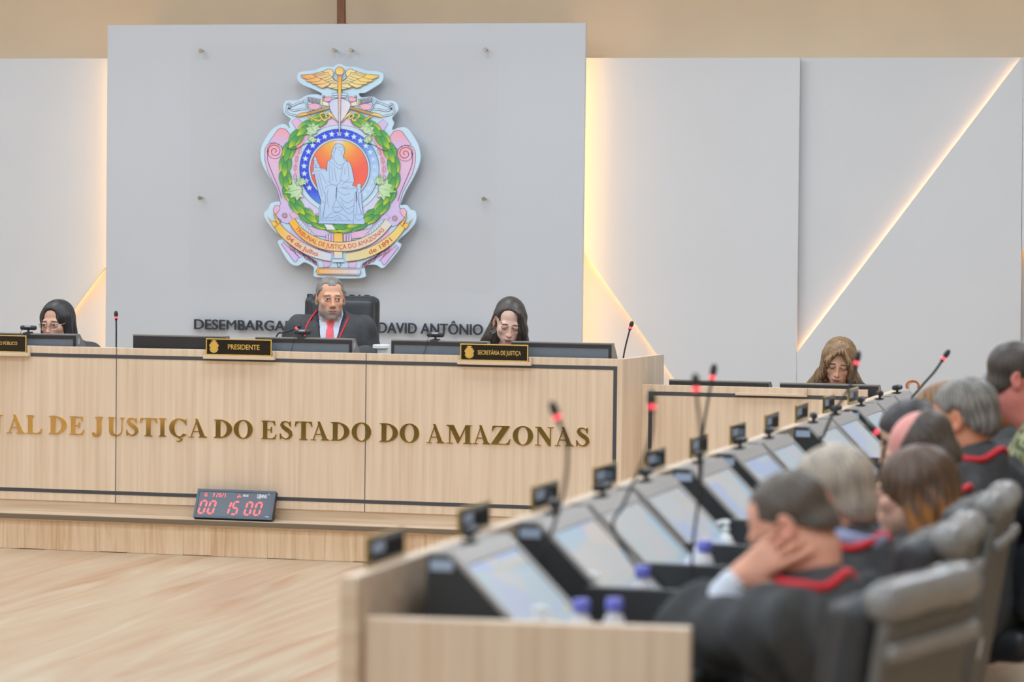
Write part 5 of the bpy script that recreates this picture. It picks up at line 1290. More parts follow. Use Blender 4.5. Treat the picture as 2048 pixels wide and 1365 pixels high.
def head_col(P, o, R, sp):
    q = (P-o) @ R; x, y, z = q[:, 0], q[:, 1], q[:, 2]; ax = np.abs(x); sk = np.array(lin(*sp.get('skin', (230, 180, 152))))
    C = np.tile(sk, (len(P), 1)); near = (np.linalg.norm(q, axis=1) < .17)
    def blend(m, c): C[:] = C*(1-m[:, None])+np.array(c)*m[:, None]
    red = np.array(lin(*sp.get('blush', (226, 140, 124))))
    blend(near*.28*np.exp(-(((ax-.043)/.02)**2+((z+.035)/.018)**2))*(y < -.03), red)
    blend(near*.5*np.exp(-((x/.014)**2+((z+.034)/.013)**2))*(y < -.09), red)
    blend(near*.6*np.exp(-(((y-.018)/.02)**2+((z+.005)/.035)**2))*(ax > .077), red)
    blend(near*sp.get('flush', 0)*(z < .12)*1.0, lin(*sp.get('flush_col', (226, 130, 134))))
    f = near & (y < -.045)
    br = sp.get('brow', (88, 72, 62)); zb = .0215-((ax-.030)/.03)**2*.006+(-.002*(ax-.03)/.02)
    blend(f*np.clip(1.3-np.abs(z-zb)/.0042, 0, 1)*np.clip((ax-.012)/.003, 0, 1)*np.clip((.052-ax)/.004, 0, 1)*sp.get('browk', .9), lin(*br))
    lx = ((x/.0235)**2+((z+.0665)/.0092)**2); blend(f*(y < -.085)*np.clip(1.6-lx*1.2, 0, 1)*.85, lin(*sp.get('lips', (190, 110, 104))))
    blend(f*(y < -.08)*np.clip(1-np.abs(z+.0667+ .06*x*x*20)/.0018, 0, 1)*(ax < .023)*.8, lin(110, 56, 56))
    blend(f*np.clip(1-np.hypot((ax-.0065)/.0035, (z+.0435)/.0028), 0, 1)*(y < -.098)*.8, lin(96, 52, 46))
    ex = ax-.0315
    if sp.get('eyes', 'open') == 'open':
        el = (ex/.0128)**2+((z-.0008)/(.0056*np.sqrt(np.clip(1-(ex/.0145)**2, .05, 1))))**2
        blend(f*np.clip((1.15-el)*5, 0, 1), lin(226, 216, 212))
        gx = sp.get('gaze', 0.0); sxn = np.sign(x)
        dxx = x-sxn*.0315-gx
        blend(f*np.clip((1.1-(dxx**2+(z-.0012)**2)/.0056**2)*4, 0, 1)*(el < 1.1), lin(62, 44, 36))
        blend(f*np.clip(1-np.abs(z-.0008-.0056*np.sqrt(np.clip(1-(ex/.0145)**2, .02, 1)))/.0016, 0, 1)*(np.abs(ex) < .0145), lin(58, 40, 36))
    else:
        blend(f*.35*np.clip(1.3-((ex/.016)**2+((z-.002)/.008)**2), 0, 1), lin(*sp.get('lid', (205, 140, 120))))
        blend(f*np.clip(1.3-np.abs(z+.0055+1.0*(ex*ex)*-14)/.0019, 0, 1)*(np.abs(ex) < .0155), lin(50, 36, 36))
    blend(f*.28*np.exp(-((ex/.014)**2+((z+.0135)/.005)**2)), np.array(lin(150, 96, 88)))
    b = sp.get('beard')
    if b:
        nz = .85+.15*vnoise(q, 420, 3)
        low = np.clip((-.048-z+.0-.35*(ax-.03))/.012, 0, 1)*np.clip(1.25-np.clip((y-.0)/.03, 0, 1), 0, 1)
        side = np.clip((ax-.050)/.008, 0, 1)*np.clip((-.012-z)/.012, 0, 1)*np.clip((.022-y)/.02, 0, 1)
        mus = np.clip(1.2-((x/.030)**2+((z+.0535)/.008)**2), 0, 1)
        mk = np.clip(np.maximum(np.maximum(low, side), mus), 0, 1)*(1-np.clip(1.5-lx*1.0, 0, 1)*.9)*np.clip((z+.124)/.008, 0, 1)
        blend(near*mk*nz*b[1], lin(*b[0]))
        blend(near*np.clip(mus*.8, 0, 1)*(1-np.clip(1.5-lx, 0, 1))*nz*b[1]*.5, lin(*[c*.6 for c in b[0]]))
    return np.clip(C, 0, 1)
def add_hand(S, w, d, up, side, s=1.0, curl=(.5, .5, .55, .6), spread=.16, thumb=.8):
    """w wrist, d direction of the palm, up = back of the hand, side = +1 when the thumb lies on d x up"""
    d = np.array(d, float)/np.linalg.norm(d); up = np.array(up, float); up = up-d*(up@d); up /= np.linalg.norm(up); t = np.cross(d, up)*side
    S.cone(w-d*.03*s, w+d*.02*s, .026*s, .027*s, k=.015, )
    for a, r in ((.026, .0145), (.008, .0150), (-.010, .0145), (-.027, .0130)):
        S.cone(w+d*.015*s+t*a*s*.6, w+d*.085*s+t*a*s, .0165*s, r*s, k=.014)
    for i, (a, Ls) in enumerate(((.030, (.040, .024, .019)), (.010, (.044, .028, .021)), (-.011, (.041, .026, .020)), (-.030, (.032, .019, .017)))):
        p = w+d*.088*s+t*a*s; dd = d+t*(a/.03)*spread; dd /= np.linalg.norm(dd); ang = 0.0
        for j, l in enumerate(Ls):
            ang += curl[i]*(1.0 if j else .75); dj = dd*math.cos(ang)-up*math.sin(ang); q = p+dj*l*s
            S.cone(p, q, (.0088-.0008*j)*s, (.0082-.0009*j)*s, k=.0035); p = q
    p = w+d*.028*s+t*.026*s; dj = d*.55+t*.75-up*.25*thumb; dj /= np.linalg.norm(dj)
    for j, l in enumerate((.042, .032, .026)):
        q = p+dj*l*s; S.cone(p, q, (.0130-.0018*j)*s, (.0112-.0018*j)*s, k=.006 if j else .012); p = q; dj = dj+d*.35-t*.18-up*.12*thumb; dj /= np.linalg.norm(dj)
def strands(amp, f, o, R, tw=6.0):
    def fn(X, Y, Zz):
        x, y, z = X-o[0], Y-o[1], Zz-o[2]; x, y, z = (R[0, 0]*x+R[1, 0]*y+R[2, 0]*z, R[0, 1]*x+R[1, 1]*y+R[2, 1]*z, R[0, 2]*x+R[1, 2]*y+R[2, 2]*z)
        a = np.arctan2(x, y+.0001); return amp*np.clip(np.sqrt(x*x+y*y)/.09, 0, 1)**1.5*(np.sin(a*f+2.2*np.sin(z*tw*4+a*3))*.6+np.sin(a*f*2.3+1.7*np.sin(z*tw*7))*.4)
    return fn
def hair_mesh(parent, o, R, ops, col, col2=None, h=.0032, box=.17, down=.34, disp=(.0022, 22), streak=46, seed=1, name='hair', stripe=.5, zg=None):
    S = Field(axis(o[0]-box-.05, o[0]+box+.05, [], h), axis(o[1]-box-.03, o[1]+box+.06, [], h), axis(o[2]-down, o[2]+.16, [], h))
    L = lambda p: o+R @ np.array(p, float)
    dz = strands(disp[0], disp[1], o, R)
    for q in ops:
        t = q[0]
        if t == 'ell': S.ell(L(q[1]), q[2], R, k=q[3] if len(q) > 3 else .015)
        elif t == 'cone': S.cone(L(q[1]), L(q[2]), q[3], q[4], k=q[5] if len(q) > 5 else .015)
        elif t == 'wcone': S.cone(L(q[1]), np.array(q[2], float), q[3], q[4], k=q[5] if len(q) > 5 else .015)
        elif t == 'cut': n = R @ np.array(q[1], float); S.half(n, q[2]+float(n@o), k=q[3] if len(q) > 3 else .012)
        elif t == 'sub': S.ell(L(q[1]), q[2], R, k=q[3] if len(q) > 3 else .012, mode='sub')
        elif t == 'subcone': S.cone(L(q[1]), L(q[2]), q[3], q[4], k=q[5] if len(q) > 5 else .012, mode='sub')
    S.op(dz, (-9, -9, -9), (9, 9, 9), 0, 'disp')
    P, Q = S.mesh()
    if not len(P): return None
    P = relax(P, Q, 1, .5)
    q = (P-o) @ R; a = np.arctan2(q[:, 0], q[:, 1]); nz = .5+.5*np.sin(a*streak+2.5*np.sin(q[:, 2]*30+a*4)+seed); nz2 = .5+.5*vnoise(q, 60, seed)
    c1, c2 = np.array(lin(*col)), np.array(lin(*(col2 or col))); t = (nz*.6+nz2*.6-.2 if zg is None else nz*.35+nz2*.4-.35+(zg-q[:, 2])*7.0); t = np.clip(t, 0, 1)[:, None]*(1.0 if col2 else 0)
    C = (c1*(1-t)+c2*t)*(1-.2*stripe+.36*stripe*nz[:, None]*.6)
    return np_mesh(name, P, Q, M['hair'], parent, np.clip(C, 0, 1))
SHORT = lambda t=.008, front=.066, back=-.07: [('ell', (0, .016, .034), (.0775+t, .098+t, .085+t)), ('ell', (0, .045, -.02), (.066+t, .062+t, .066), .02), ('cut', (0, -.80, -1), .004-front+.0665-.062*0)]
def torso_points(sp):
    h = sp['h']; n = sp['neck']; hip = np.array([0, sp.get('hipy', -.03), sp['seat']+.09]); sw = sp.get('sw', .185)
    Rs = rot(sp.get('syaw', 0), 0, 0)
    sl = n+Rs @ np.array([sw, .012, -.055+sp.get('sl_dz', 0)]); sr = n+Rs @ np.array([-sw, .012, -.055+sp.get('sr_dz', 0)])
    return h, n, hip, sl, sr
def robe_field(sp, shrink=0.0, sleeves=True, h=.009, legs=True):
    hd, n, hip, sl, sr = torso_points(sp); B = sp.get('bulk', 1.0)
    S = Field(axis(-.62, .62, [], h), axis(-.95, .45, [], h), axis(.0 if legs else sp['seat']-.05, n[2]+.16, [], h))
    ch = n*.72+hip*.28+np.array([0, -.01, 0]); g = shrink
    S.cone(ch, hip, .158*B-g, .172*B-g, k=.05, sq=(.86, 1.12, 1))
    for s_ in (sl, sr):
        S.cone(n+np.array([0, .02, .016]), s_, .058-g*.7, .062*B-g, k=.06)
        S.cone(ch+(s_-n)*np.array([.45, .2, 0]), s_, .12*B-g, .08*B-g, k=.06)
    S.cone(n+np.array([0, .018, .026]), n+np.array([0, .02, -.06]), .066-g*.7, .085-g, k=.04)
    if sleeves:
        for s_, e, w, cuff in ((sl, sp['el'], sp['wl'], sp.get('cuff', .085)), (sr, sp['er'], sp['wr'], sp.get('cuff', .085))):
            e, w = np.array(e), np.array(w); S.cone(s_, e, .070*B, .074*B, k=.04); S.cone(e, w, .072*B, cuff, k=.05)
            if sp.get('drape', True): S.cone(e+np.array([0, .02, -.03]), (e+w)/2+np.array([0, .0, -.07]), .06, .05, k=.06)
    if legs:
        for sx in (-1, 1):
            kn = np.array([sx*.12, hip[1]-.44, sp['seat']+.10]); S.cone(hip+np.array([sx*.08, 0, -.01]), kn, .12-g, .095-g, k=.05)
            S.cone(kn, np.array([sx*.12, hip[1]-.46, .14]), .10-g, .11-g, k=.05)
    return S
def pleats(amp, seed=0):   # gathered cloth round the sleeves and across the back
    def fn(X, Y, Zz):
        a = np.arctan2(np.abs(X)-.02, -Y-.02)
        return amp*(np.sin(a*17+2.0*np.sin(Zz*6+seed)+seed)*np.clip((np.abs(X)-.12)/.1, 0, 1)+.55*np.sin(Zz*26+9*np.abs(X)+2.5*np.sin(X*9+Y*7+seed)))
    return fn
def folds(amp, seed=0, fx=1.0):
    def fn(X, Y, Zz):
        a = np.arctan2(X, Y+.15)
        w = np.sin(a*9*fx+3.1*np.sin(Zz*7+a*2+seed)+seed)+.7*np.sin(X*46*fx+Y*21+4*np.sin(Zz*9+seed*2))+.5*np.sin(Zz*38+X*30*np.sign(X)+3*np.sin(Y*14+seed))
        return amp*w*.5
    return fn
def cloth(name, S, m, parent, amp=.005, seed=0, it=1, col=None):
    if amp: S.op(folds(amp, seed), (-9, -9, -9), (9, 9, 9), 0, 'disp')
    if amp > .0045: S.op(pleats(amp*.9, seed), (-9, -9, -9), (9, 9, 9), 0, 'disp')
    P, Q = S.mesh(); P = relax(P, Q, it, .5)
    o = np_mesh(name, P, Q, m, parent); return o, BVHTree.FromPolygons([Vector(p) for p in P.tolist()], Q.tolist())
def neck_hole(S, sp, r=.058, tilt=.35):
    n, h = sp['neck'], sp['h']; d = (h-n); d = d/np.linalg.norm(d)
    S.cone(n+d*.015, n+d*.3, r, r+.03, k=.012, mode='sub')
def vneck(S, sp, depth=.30, w=.085, y=-.02, xoff=0.0):
    n = sp['neck']; R = rot(sp.get('syaw', 0))
    def fn(X, Y, Zz):
        x, yy, z = X-n[0], Y-n[1], Zz-n[2]; x, yy = R[0, 0]*x+R[1, 0]*yy, R[0, 1]*x+R[1, 1]*yy
        t = np.clip((z+depth)/depth, 0, 1.4); return np.maximum(np.abs(x-xoff)-w*t, np.maximum(yy-y, -depth-z))
    S.op(fn, n-np.array([.3, .4, depth+.05]), n+np.array([.3, .3, .25]), .012, 'sub')
def cord(parent, bvh, pts, r=.0055, off=.003, name='red_cord', m=None):
    out = []
    for o, d in pts:
        hit = bvh.ray_cast(Vector(o), Vector(d).normalized())
        if hit[0] is not None: out.append(hit[0]+hit[1]*off if hit[1].dot(Vector(d)) < 0 else hit[0]-hit[1]*off)
    if len(out) < 3: return None
    sm = [out[0]]
    for i in range(1, len(out)-1): sm.append((out[i-1]+out[i]*2+out[i+1])/4)
    sm.append(out[-1])
    return MB().tube(sm, r, seg=10).build(name, m or M['red_cord'], parent, smooth=True)
def spectacles(parent, o, R, frame, w=.0, rimless=False, y=-.110, rx=.0235, ry=.018, name='eyeglasses'):
    L = lambda p: Vector(o+R @ np.array(p, float)); g = None
    mb = MB()
    for sx in (-1, 1):
        loop = [L((sx*.032+rx*math.cos(a), y+.010*((sx*.032+rx*math.cos(a))/.055)**2, -.002+ry*math.sin(a)*(1.0 if math.sin(a) < 0 else .85))) for a in np.linspace(0, 2*math.pi, 28)]
        mb.tube(loop, .0013, seg=6); mb.tube([L((sx*.0545, y+.010, .004)), L((sx*.072, y+.03, .004)), L((sx*.081, .0, .006)), L((sx*.082, .022, .002))], .0014, seg=6)
    mb.tube([L((-.010, y+.001, .002)), L((0, y-.003, .004)), L((.010, y+.001, .002))], .0013, seg=6)
    g = mb.build(name, frame, parent, smooth=True)
    ln = MB()
    for sx in (-1, 1):
        loop = [L((sx*.032+(rx-.0012)*math.cos(a), y+.0005+.010*((sx*.032+rx*math.cos(a))/.055)**2, -.002+(ry-.0012)*math.sin(a)*(1.0 if math.sin(a) < 0 else .85))) for a in np.linspace(0, 2*math.pi, 24)[:-1]]
        c = sum(loop, Vector())/len(loop); ln.add(loop+[c], [(i, (i+1) % len(loop), len(loop)) for i in range(len(loop))])
    l = ln.build('lens', M['glass_lens'], g); return g
def person(label, hw, yaw, floor, seat=.46, lean=.12, hrot=(0, 0, 0), el=None, wl=None, er=None, wr=None, hands=(True, True), wristdir=None, h_fine=.0030, **kw):
    """hw: world place of the point between the eyes' level and the ears; yaw: body heading (0 faces -y)"""
    sp = dict(kw); hz = hw[2]-floor
    h = np.array([0, -lean, hz]); R = rot(*hrot)
    n = np.array([0, -lean*.80+.03, hz-.165]); n = n+np.array(kw.get('neckoff', (0, 0, 0)))
    sp.update(h=h, neck=n, seat=seat)
    sp['el'] = np.array(el if el is not None else (.25, n[1]-.05, n[2]-.33)); sp['er'] = np.array(er if er is not None else (-.25, n[1]-.05, n[2]-.33))
    sp['wl'] = np.array(wl if wl is not None else (.17, n[1]-.28, n[2]-.36)); sp['wr'] = np.array(wr if wr is not None else (-.17, n[1]-.28, n[2]-.36))
    hd, n, hip, sl, sr = torso_points(sp); B = sp.get('bulk', 1.0)
    zx = [(h[0]-.105, h[0]+.105, h_fine)]; zy = [(h[1]-.14, h[1]+.14, h_fine)]; zz = [(h[2]-.15, h[2]+.14, h_fine)]
    for w, on_ in ((sp['wl'], hands[0]), (sp['wr'], hands[1])):
        if on_: zx.append((w[0]-.12, w[0]+.12, .0052)); zy.append((w[1]-.2, w[1]+.08, .0052)); zz.append((w[2]-.07, w[2]+.07, .0052))
    for a, b, hf in kw.get('fine', []): zx.append((a[0]-b, a[0]+b, hf)); zy.append((a[1]-b, a[1]+b, hf)); zz.append((a[2]-b, a[2]+b, hf))
    S = Field(axis(-.5, .5, zx, .014), axis(-.95, .36, zy, .014), axis(.0, h[2]+.15, zz, .014))
    ch = n*.7+hip*.3
    S.cone(ch, hip, .125*B, .14*B, k=.05)
    for s_, e, w in ((sl, sp['el'], sp['wl']), (sr, sp['er'], sp['wr'])):
        S.cone(n, s_, .05, .055*B, k=.05); S.cone(s_, e, .05*B, .042*B, k=.03); S.cone(e, w, .042*B, .027, k=.02)
    for sx in (-1, 1):
        kn = np.array([sx*.12, hip[1]-.44, seat+.08]); S.cone(hip+np.array([sx*.08, 0, -.01]), kn, .085, .06, k=.05); an = np.array([sx*.12, hip[1]-.44, .10]); S.cone(kn, an, .058, .04, k=.03)
        S.cone(an+np.array([0, .03, -.05]), an+np.array([0, -.15, -.06]), .04, .035, k=.03)
    add_head(S, h, R, **{k: v for k, v in kw.items() if k in ('fem', 'wide')})
    nb = h+R @ np.array([0, .028, -.075]); S.cone(nb, n+np.array([0, .012, -.02]), .047 if kw.get('fem') else .053, .056 if kw.get('fem') else .061, k=.03)
    for w, e, on_, side, dr in ((sp['wl'], sp['el'], hands[0], 1, kw.get('dirl')), (sp['wr'], sp['er'], hands[1], -1, kw.get('dirr'))):
        if on_:
            d = np.array(dr[0], float) if dr else (w-e)*np.array([1, 1, .3]); up = np.array(dr[1], float) if dr else np.array([0, 0, 1.0])
            add_hand(S, w, d, up, side, s=.95 if kw.get('fem') else 1.05, curl=dr[2] if dr else (.35, .38, .42, .46))
    P, Q = S.mesh(); P = relax(P, Q, 1, .35)
    C = head_col(P, h, R, sp)
    o = np_mesh('person', P, Q, M['skin'], None, C)
    tag(o, label, 'person')
    rz = math.radians(yaw); Rz = np.array(Matrix.Rotation(rz, 3, 'Z'))
    o.location = Vector(np.array(hw)-Rz @ np.array([h[0], h[1], 0])); o.location.z = floor; o.rotation_euler = (0, 0, rz)
    for sx in (-1, 1):      # shoes
        an = np.array([sx*.12, hip[1]-.44, .10]); S = Field(axis(an[0]-.09, an[0]+.09, [], .008), axis(an[1]-.26, an[1]+.13, [], .009), axis(-.01, .16, [], .008))
        S.cone(an+np.array([0, .032, -.05]), an+np.array([0, -.165, -.058]), .050, .042, k=.02, sq=(1, 1, 1)); S.cone(an+np.array([0, .01, -.03]), an+np.array([0, .0, .03]), .052, .050, k=.03); S.half((0, 0, -1), -.002)
        np_mesh('shoe', *S.mesh(), M['leather'], o)
    return o, sp, h, R
# ------------------------------------------------------------------ office chairs
def office_chair(h=1.02, w=.238, roll=True, seat=.46):
    """faces -y; back leans at +y"""
    r = thing('office_chair', '', 'chair', (0, 0, 0))
    A = lambda lo, hi, s: axis(lo, hi, [], s)
    S = Field(A(-.3, .3, .011), A(-.33, .33, .011), A(seat-.14, seat+.06, .009)); S.rbox((0, -.02, seat-.03), (w, .25, .055), .05); 
    S.op(lambda X, Y, Zz: .004*np.exp(-((np.abs(X)-w*.62)/.006)**2)+0*Y+0*Zz, (-9, -9, -9), (9, 9, 9), 0, 'disp')
    P, Q = S.mesh(); np_mesh('seat', P, Q, M['leather'], r)
    hh = (h-seat-.045)/2; zc = seat+.06+hh-.025; tl = np.array(Matrix.Rotation(math.radians(-9), 3, 'X'))
    c = np.array([0, .27, zc])
    def curve(X, Y, Zz): return 0*Y
    S = Field(A(-.34, .34, .009), A(.05, .50, .009), A(seat-.02, h+.08, .009))
    S.rbox(c-tl @ np.array([0, .03, 0]), (w, .042, hh), .04, tl)
    S.rbox(c-tl @ np.array([0, .075, -hh*.55]), (w*.86, .03, hh*.36), .028, tl, k=.02); S.rbox(c-tl @ np.array([0, .07, hh*.42]), (w*.86, .028, hh*.34), .026, tl, k=.02)
    S.op(lambda X, Y, Zz: .005*np.exp(-((Zz-zc+hh*.08)/.007)**2)+.004*np.exp(-((np.abs(X)-w*.9)/.006)**2)+0*Y, (-9, -9, -9), (9, 9, 9), 0, 'disp')
    P, Q = S.mesh(); np_mesh('backrest', P, Q, M['leather'], r)
    S = Field(A(-.34, .34, .010), A(.10, .55, .010), A(seat-.04, h+.08, .010))
    S.rbox(c+tl @ np.array([0, .030, -.02]), (w*.985, .016, hh*.95), .016, tl)
    P, Q = S.mesh(); np_mesh('back_shell', P, Q, M['shell'], r)
    if roll:
        top = c+tl @ np.array([0, 0.016, hh-.008])
        S = Field(A(-.34, .34, .008), A(.10, .60, .008), A(h-.25, h+.1, .008))
        S.cone(top+np.array([-w+.035, 0, .004]), top+np.array([w-.035, 0, .004]), .041, .041, k=.01); S.rbox(top+tl @ np.array([0, .035, -.085]), (w*.97, .014, .018), .012, tl, k=.01)
        S.op(lambda X, Y, Zz: -.004*np.exp(-((X+w*.45)/.012)**2)+.0012*np.sin(X*25+8*Zz)*np.exp(-((Zz-h)/.08)**2)+0*Y, (-9, -9, -9), (9, 9, 9), 0, 'disp')
        P, Q = S.mesh(); np_mesh('head_roll', P, Q, M['leather_sheen'], r)
        q = c+tl @ np.array([w*.55, .0475, -hh*.45]); mb = MB(); Rm = Matrix(tl.tolist()); mb.cbox(q, (.032, .001, .024), Rm); mb.build('sticker', M['paper'], r)
    for sx in (-1, 1):
        S = Field(A(sx*.29-.08, sx*.29+.08, .008), A(-.25, .25, .010), A(seat-.1, seat+.27, .010))
        S.rbox((sx*.29, -.02, seat+.20), (.032, .16, .017), .016); a_ = np_mesh('armrest', *S.mesh(), M['black'], r)
        MB().tube([(sx*.285, -.13, seat+.185), (sx*.292, -.10, seat+.05), (sx*.26, .0, seat-.06), (sx*.292, .10, seat+.05), (sx*.285, .10, seat+.185)], .012, seg=10).build('arm_bracket', M['chrome'], a_, smooth=True)
    MB().lathe([(.03, .10), (.03, .22), (.022, .225), (.022, seat-.085)], (0, 0, 0), 18).build('gas_post', M['black'], r, smooth=True)
    MB().lathe([(.09, seat-.10), (.13, seat-.085), (.13, seat-.08)], (0, 0, 0), 20).build('seat_plate', M['black'], r)
    for k in range(5):
        a = 2*math.pi*k/5+.3; e = (.29*math.cos(a), .29*math.sin(a))
        lg = MB().tube([(0, 0, .115), (e[0]*.5, e[1]*.5, .105), (e[0], e[1], .075)], [.028, .022, .016], seg=10).build('base_leg', M['chrome'], r, smooth=True)
        MB().lathe([(.006, -.011), (.026, -.010), (.028, 0), (.026, .010), (.006, .011)], (e[0], e[1], .0285), 16, R=Matrix.Rotation(math.pi/2, 3, 'Y') @ Matrix.Rotation(0, 3, 'X')).build('caster', M['black'], lg, smooth=True)
    return r
def cpos(u, v): p = UV(u, v, 0); return p
def chair_at(px, py, yaw, zt=.985):      # root of a chair whose head roll is seen at px, py
    q = atZ(px, py, zt); a = math.radians(yaw); f = np.array([math.sin(a), -math.cos(a), 0]); r = q+f*.345; return (r[0], r[1], 0.0)
ch_spec = [(chair_at(1868, 1203, -105), -105, 'black office chair with sheen-grey head roll, nearest of the row at bottom right'),
           (chair_at(1936, 1082, -91), -91, 'black office chair beside the hem of the coppery bob, second of the row'),
           (chair_at(2012, 1016, -91), -91, 'black office chair with sheen-grey head roll touching the right edge of the view'),
           (tuple(UV(3.35, 1.00, 0)), -100, 'black office chair behind the grey haired man with the red cord'), (tuple(UV(3.12, 1.60, 0)), -80, 'empty black office chair standing behind the row at the right edge')]
c0 = office_chair()
for i, (p, yw, lab) in enumerate(ch_spec):
    o = c0 if i == 0 else dup(c0)
    o.location = p; o.rotation_euler = (0, 0, math.radians(yw)); o['label'] = lab; o['group'] = 'office chairs along the desk row'
p = atY(690, 640, 16.62)
pc_ = office_chair(h=1.12, w=.215, roll=False); pc_.location = (p[0]+.02, 16.45, ZD); pc_.rotation_euler = (0, 0, math.radians(14)); pc_['label'] = 'high backed black leather chair behind the president'

# ------------------------------------------------------------------ people
def HV(px, py, v):
    d = ray(px, py); t = ((RO-CAM)@VD+v)/(d@VD); return CAM+d*t
def loc_of(hw, yaw, lean, pw, floor=0.0):       # world point -> body coordinates
    Rz = np.array(Matrix.Rotation(math.radians(yaw), 3, 'Z')); base = np.array(hw)-Rz @ np.array([0, -lean, 0]); base[2] = floor
    return Rz.T @ (np.array(pw)-base)
def plain_cord(o, bv, sp, r=.0065, ring=.105, a0=-118, a1=118, front=False, fx=.085, name='red_cord', depth=.34, m=None):
    n = sp['neck']; pts = []
    fl = [((n[0]+sx*(fx+.02-.0*t), n[1]-.6, n[2]-.06-t*depth), (0, 1, 0)) for sx in (1,) for t in np.linspace(1, 0, 6)] if front else []
    arc_ = [((n[0]+ring*math.sin(math.radians(a)), n[1]+.018+(ring*.62 if math.cos(math.radians(a)) > 0 else ring)*math.cos(math.radians(a)), n[2]+.5), (0, 0, -1)) for a in np.linspace(a1, a0, 19)]
    fr = [((n[0]-(fx+.02), n[1]-.6, n[2]-.06-t*depth), (0, 1, 0)) for t in np.linspace(0, 1, 6)] if front else []
    return cord(o, bv, fl+arc_+fr, r, .004, name, m)
def collar(o, sp, m, r=.066, hgt=.045, z=-.005, tilt=-14, open_=.5, name='shirt_collar'):
    n = sp['neck']; d = sp['h']-n; R = rot(sp.get('syaw', 0), tilt)
    S = Field(axis(n[0]-.13, n[0]+.13, [], .004), axis(n[1]-.14, n[1]+.14, [], .004), axis(n[2]-.07, n[2]+.1, [], .004))
    c = n+np.array([0, .016, z]); ax = R @ np.array([0, 0, 1.0])
    S.cone(c, c+ax*hgt, r+.006, r, k=0); S.half(ax, float(ax@c)+hgt, .004); S.half(-ax, -float(ax@c)+.006, .004)
    S.cone(c-ax*.05, c+ax*(hgt+.06), r-.004, r-.008, k=.003, mode='sub')
    fw = R @ np.array([0, -1.0, 0]); sd = R @ np.array([1.0, 0, 0])
    def wedge(X, Y, Zz):
        x, y, z = X-c[0], Y-c[1], Zz-c[2]; a = x*sd[0]+y*sd[1]+z*sd[2]; f = x*fw[0]+y*fw[1]+z*fw[2]; u = x*ax[0]+y*ax[1]+z*ax[2]
        return np.maximum(np.abs(a)-open_*np.clip(u+.01, 0, 1)-.002, .01-f)
    S.op(wedge, c-.15, c+.15, .004, 'sub')
    for sx in (-1, 1):
        S.rbox(c+fw*(r-.003)+sd*sx*.030-ax*.004, (.026, .0032, .024), .003, R @ rot(-sx*24, 6, sx*30), k=.006)
    return np_mesh(name, *S.mesh(), m, o)
# ---- president
hw = atD(661, 597, 17.0)
o, sp, h, R = person('person in black gown, white shirt and salmon tie with grey beard, below the crest', hw, 12, ZD, seat=.44, lean=.10, hrot=(13, 3, 0), neckoff=(0, 0, .03), sw=.172, sl_dz=.006, sr_dz=.006,
    el=(.27, -.10, .62), wl=(.20, -.34, .775), er=(-.27, -.10, .62), wr=(-.20, -.34, .775), h_fine=.0024, skin=(230, 176, 146), blush=(228, 140, 118), brow=(104, 92, 84), beard=((178, 170, 164), .9), lips=(190, 116, 106), gaze=.0022, wide=.96)
hair_mesh(o, h, R, [('ell', (0, .018, .036), (.0800, .0995, .0865)), ('ell', (0, .05, -.02), (.068, .060, .055), .02), ('cut', (0, -.90, -1), -.006), ('sub', (.050, -.080, .075), (.028, .04, .022)), ('sub', (-.050, -.080, .075), (.028, .04, .022))],
    (112, 106, 102), (160, 156, 152), h=.0028, disp=(.0012, 40), seed=2)
S = robe_field(sp, h=.0075); vneck(S, sp, depth=.26, w=.066, y=.0); rb, bv = cloth('gown', S, M['robe'], o, .006, 1)
S = robe_field(sp, shrink=.016, sleeves=False, legs=False, h=.008); n = sp['neck']
S.half((0, 1, 0), n[1]+.02); S.half((1, 0, 0), .12); S.half((-1, 0, 0), .12); S.half((0, 0, -1), -(n[2]-.42)); cloth('shirt', S, M['shirt'], o, 0)
S = robe_field(sp, shrink=.009, sleeves=False, legs=False, h=.0065); S.half((0, 1, 0), n[1]+.0); S.half((0, 0, -1), -(n[2]-.40)); S.half((1, 0, 0), .12); S.half((-1, 0, 0), .12)
def navy_v(X, Y, Zz): return np.abs(X)-.060*np.clip((Zz-n[2]+.34)/.34, 0.25, 1.3)+0*Y
S.op(navy_v, (-9, -9, -9), (9, 9, 9), .004, 'sub'); cloth('suit_jacket', S, M['navy'], o, 0)
collar(o, sp, M['shirt'], r=.073, hgt=.066, z=.004, open_=.8)
S = robe_field(sp, shrink=.010, sleeves=False, legs=False, h=.0055); S.half((0, 1, 0), n[1]-.0); S.half((0, 0, -1), -(n[2]-.36)); S.half((0, 0, 1), n[2]+.012)
def tie_x(X, Y, Zz):
    t = np.clip((n[2]+.010-Zz)/.33, 0, 1); w = np.where(t < .12, .026-.09*t, .0150+.03*t); return -(np.abs(X-.004)-w)+0*Y
A_ = S.F; tx = -tie_x(S.ax[0][:, None, None], S.ax[1][None, :, None], S.ax[2][None, None, :]); S.F = np.maximum(A_, tx.astype(np.float32))
cloth('necktie', S, M['tie'], o, 0)
for f_ in (lambda q: .115-.38*q, lambda q: -.080-.05*min(1, q/.08)-.03*q):
    cord(o, bv, [((f_(q), n[1]-.6, n[2]+.062-q), (0, 1, 0)) for q in np.linspace(0, .34, 12)], .0048, .003)
for k in (.10, .19):
    hit = bv.ray_cast(Vector((-.105, n[1]-.6, n[2]-k)), Vector((0, 1, 0)))
    if hit[0] is not None: MB().lathe([(.002, -.003), (.007, -.003), (.0075, 0), (.006, .003), (.002, .004)], hit[0], 14, R=Matrix.Rotation(math.pi/2, 3, 'X')).build('button', M['plate_black'], o, smooth=True)

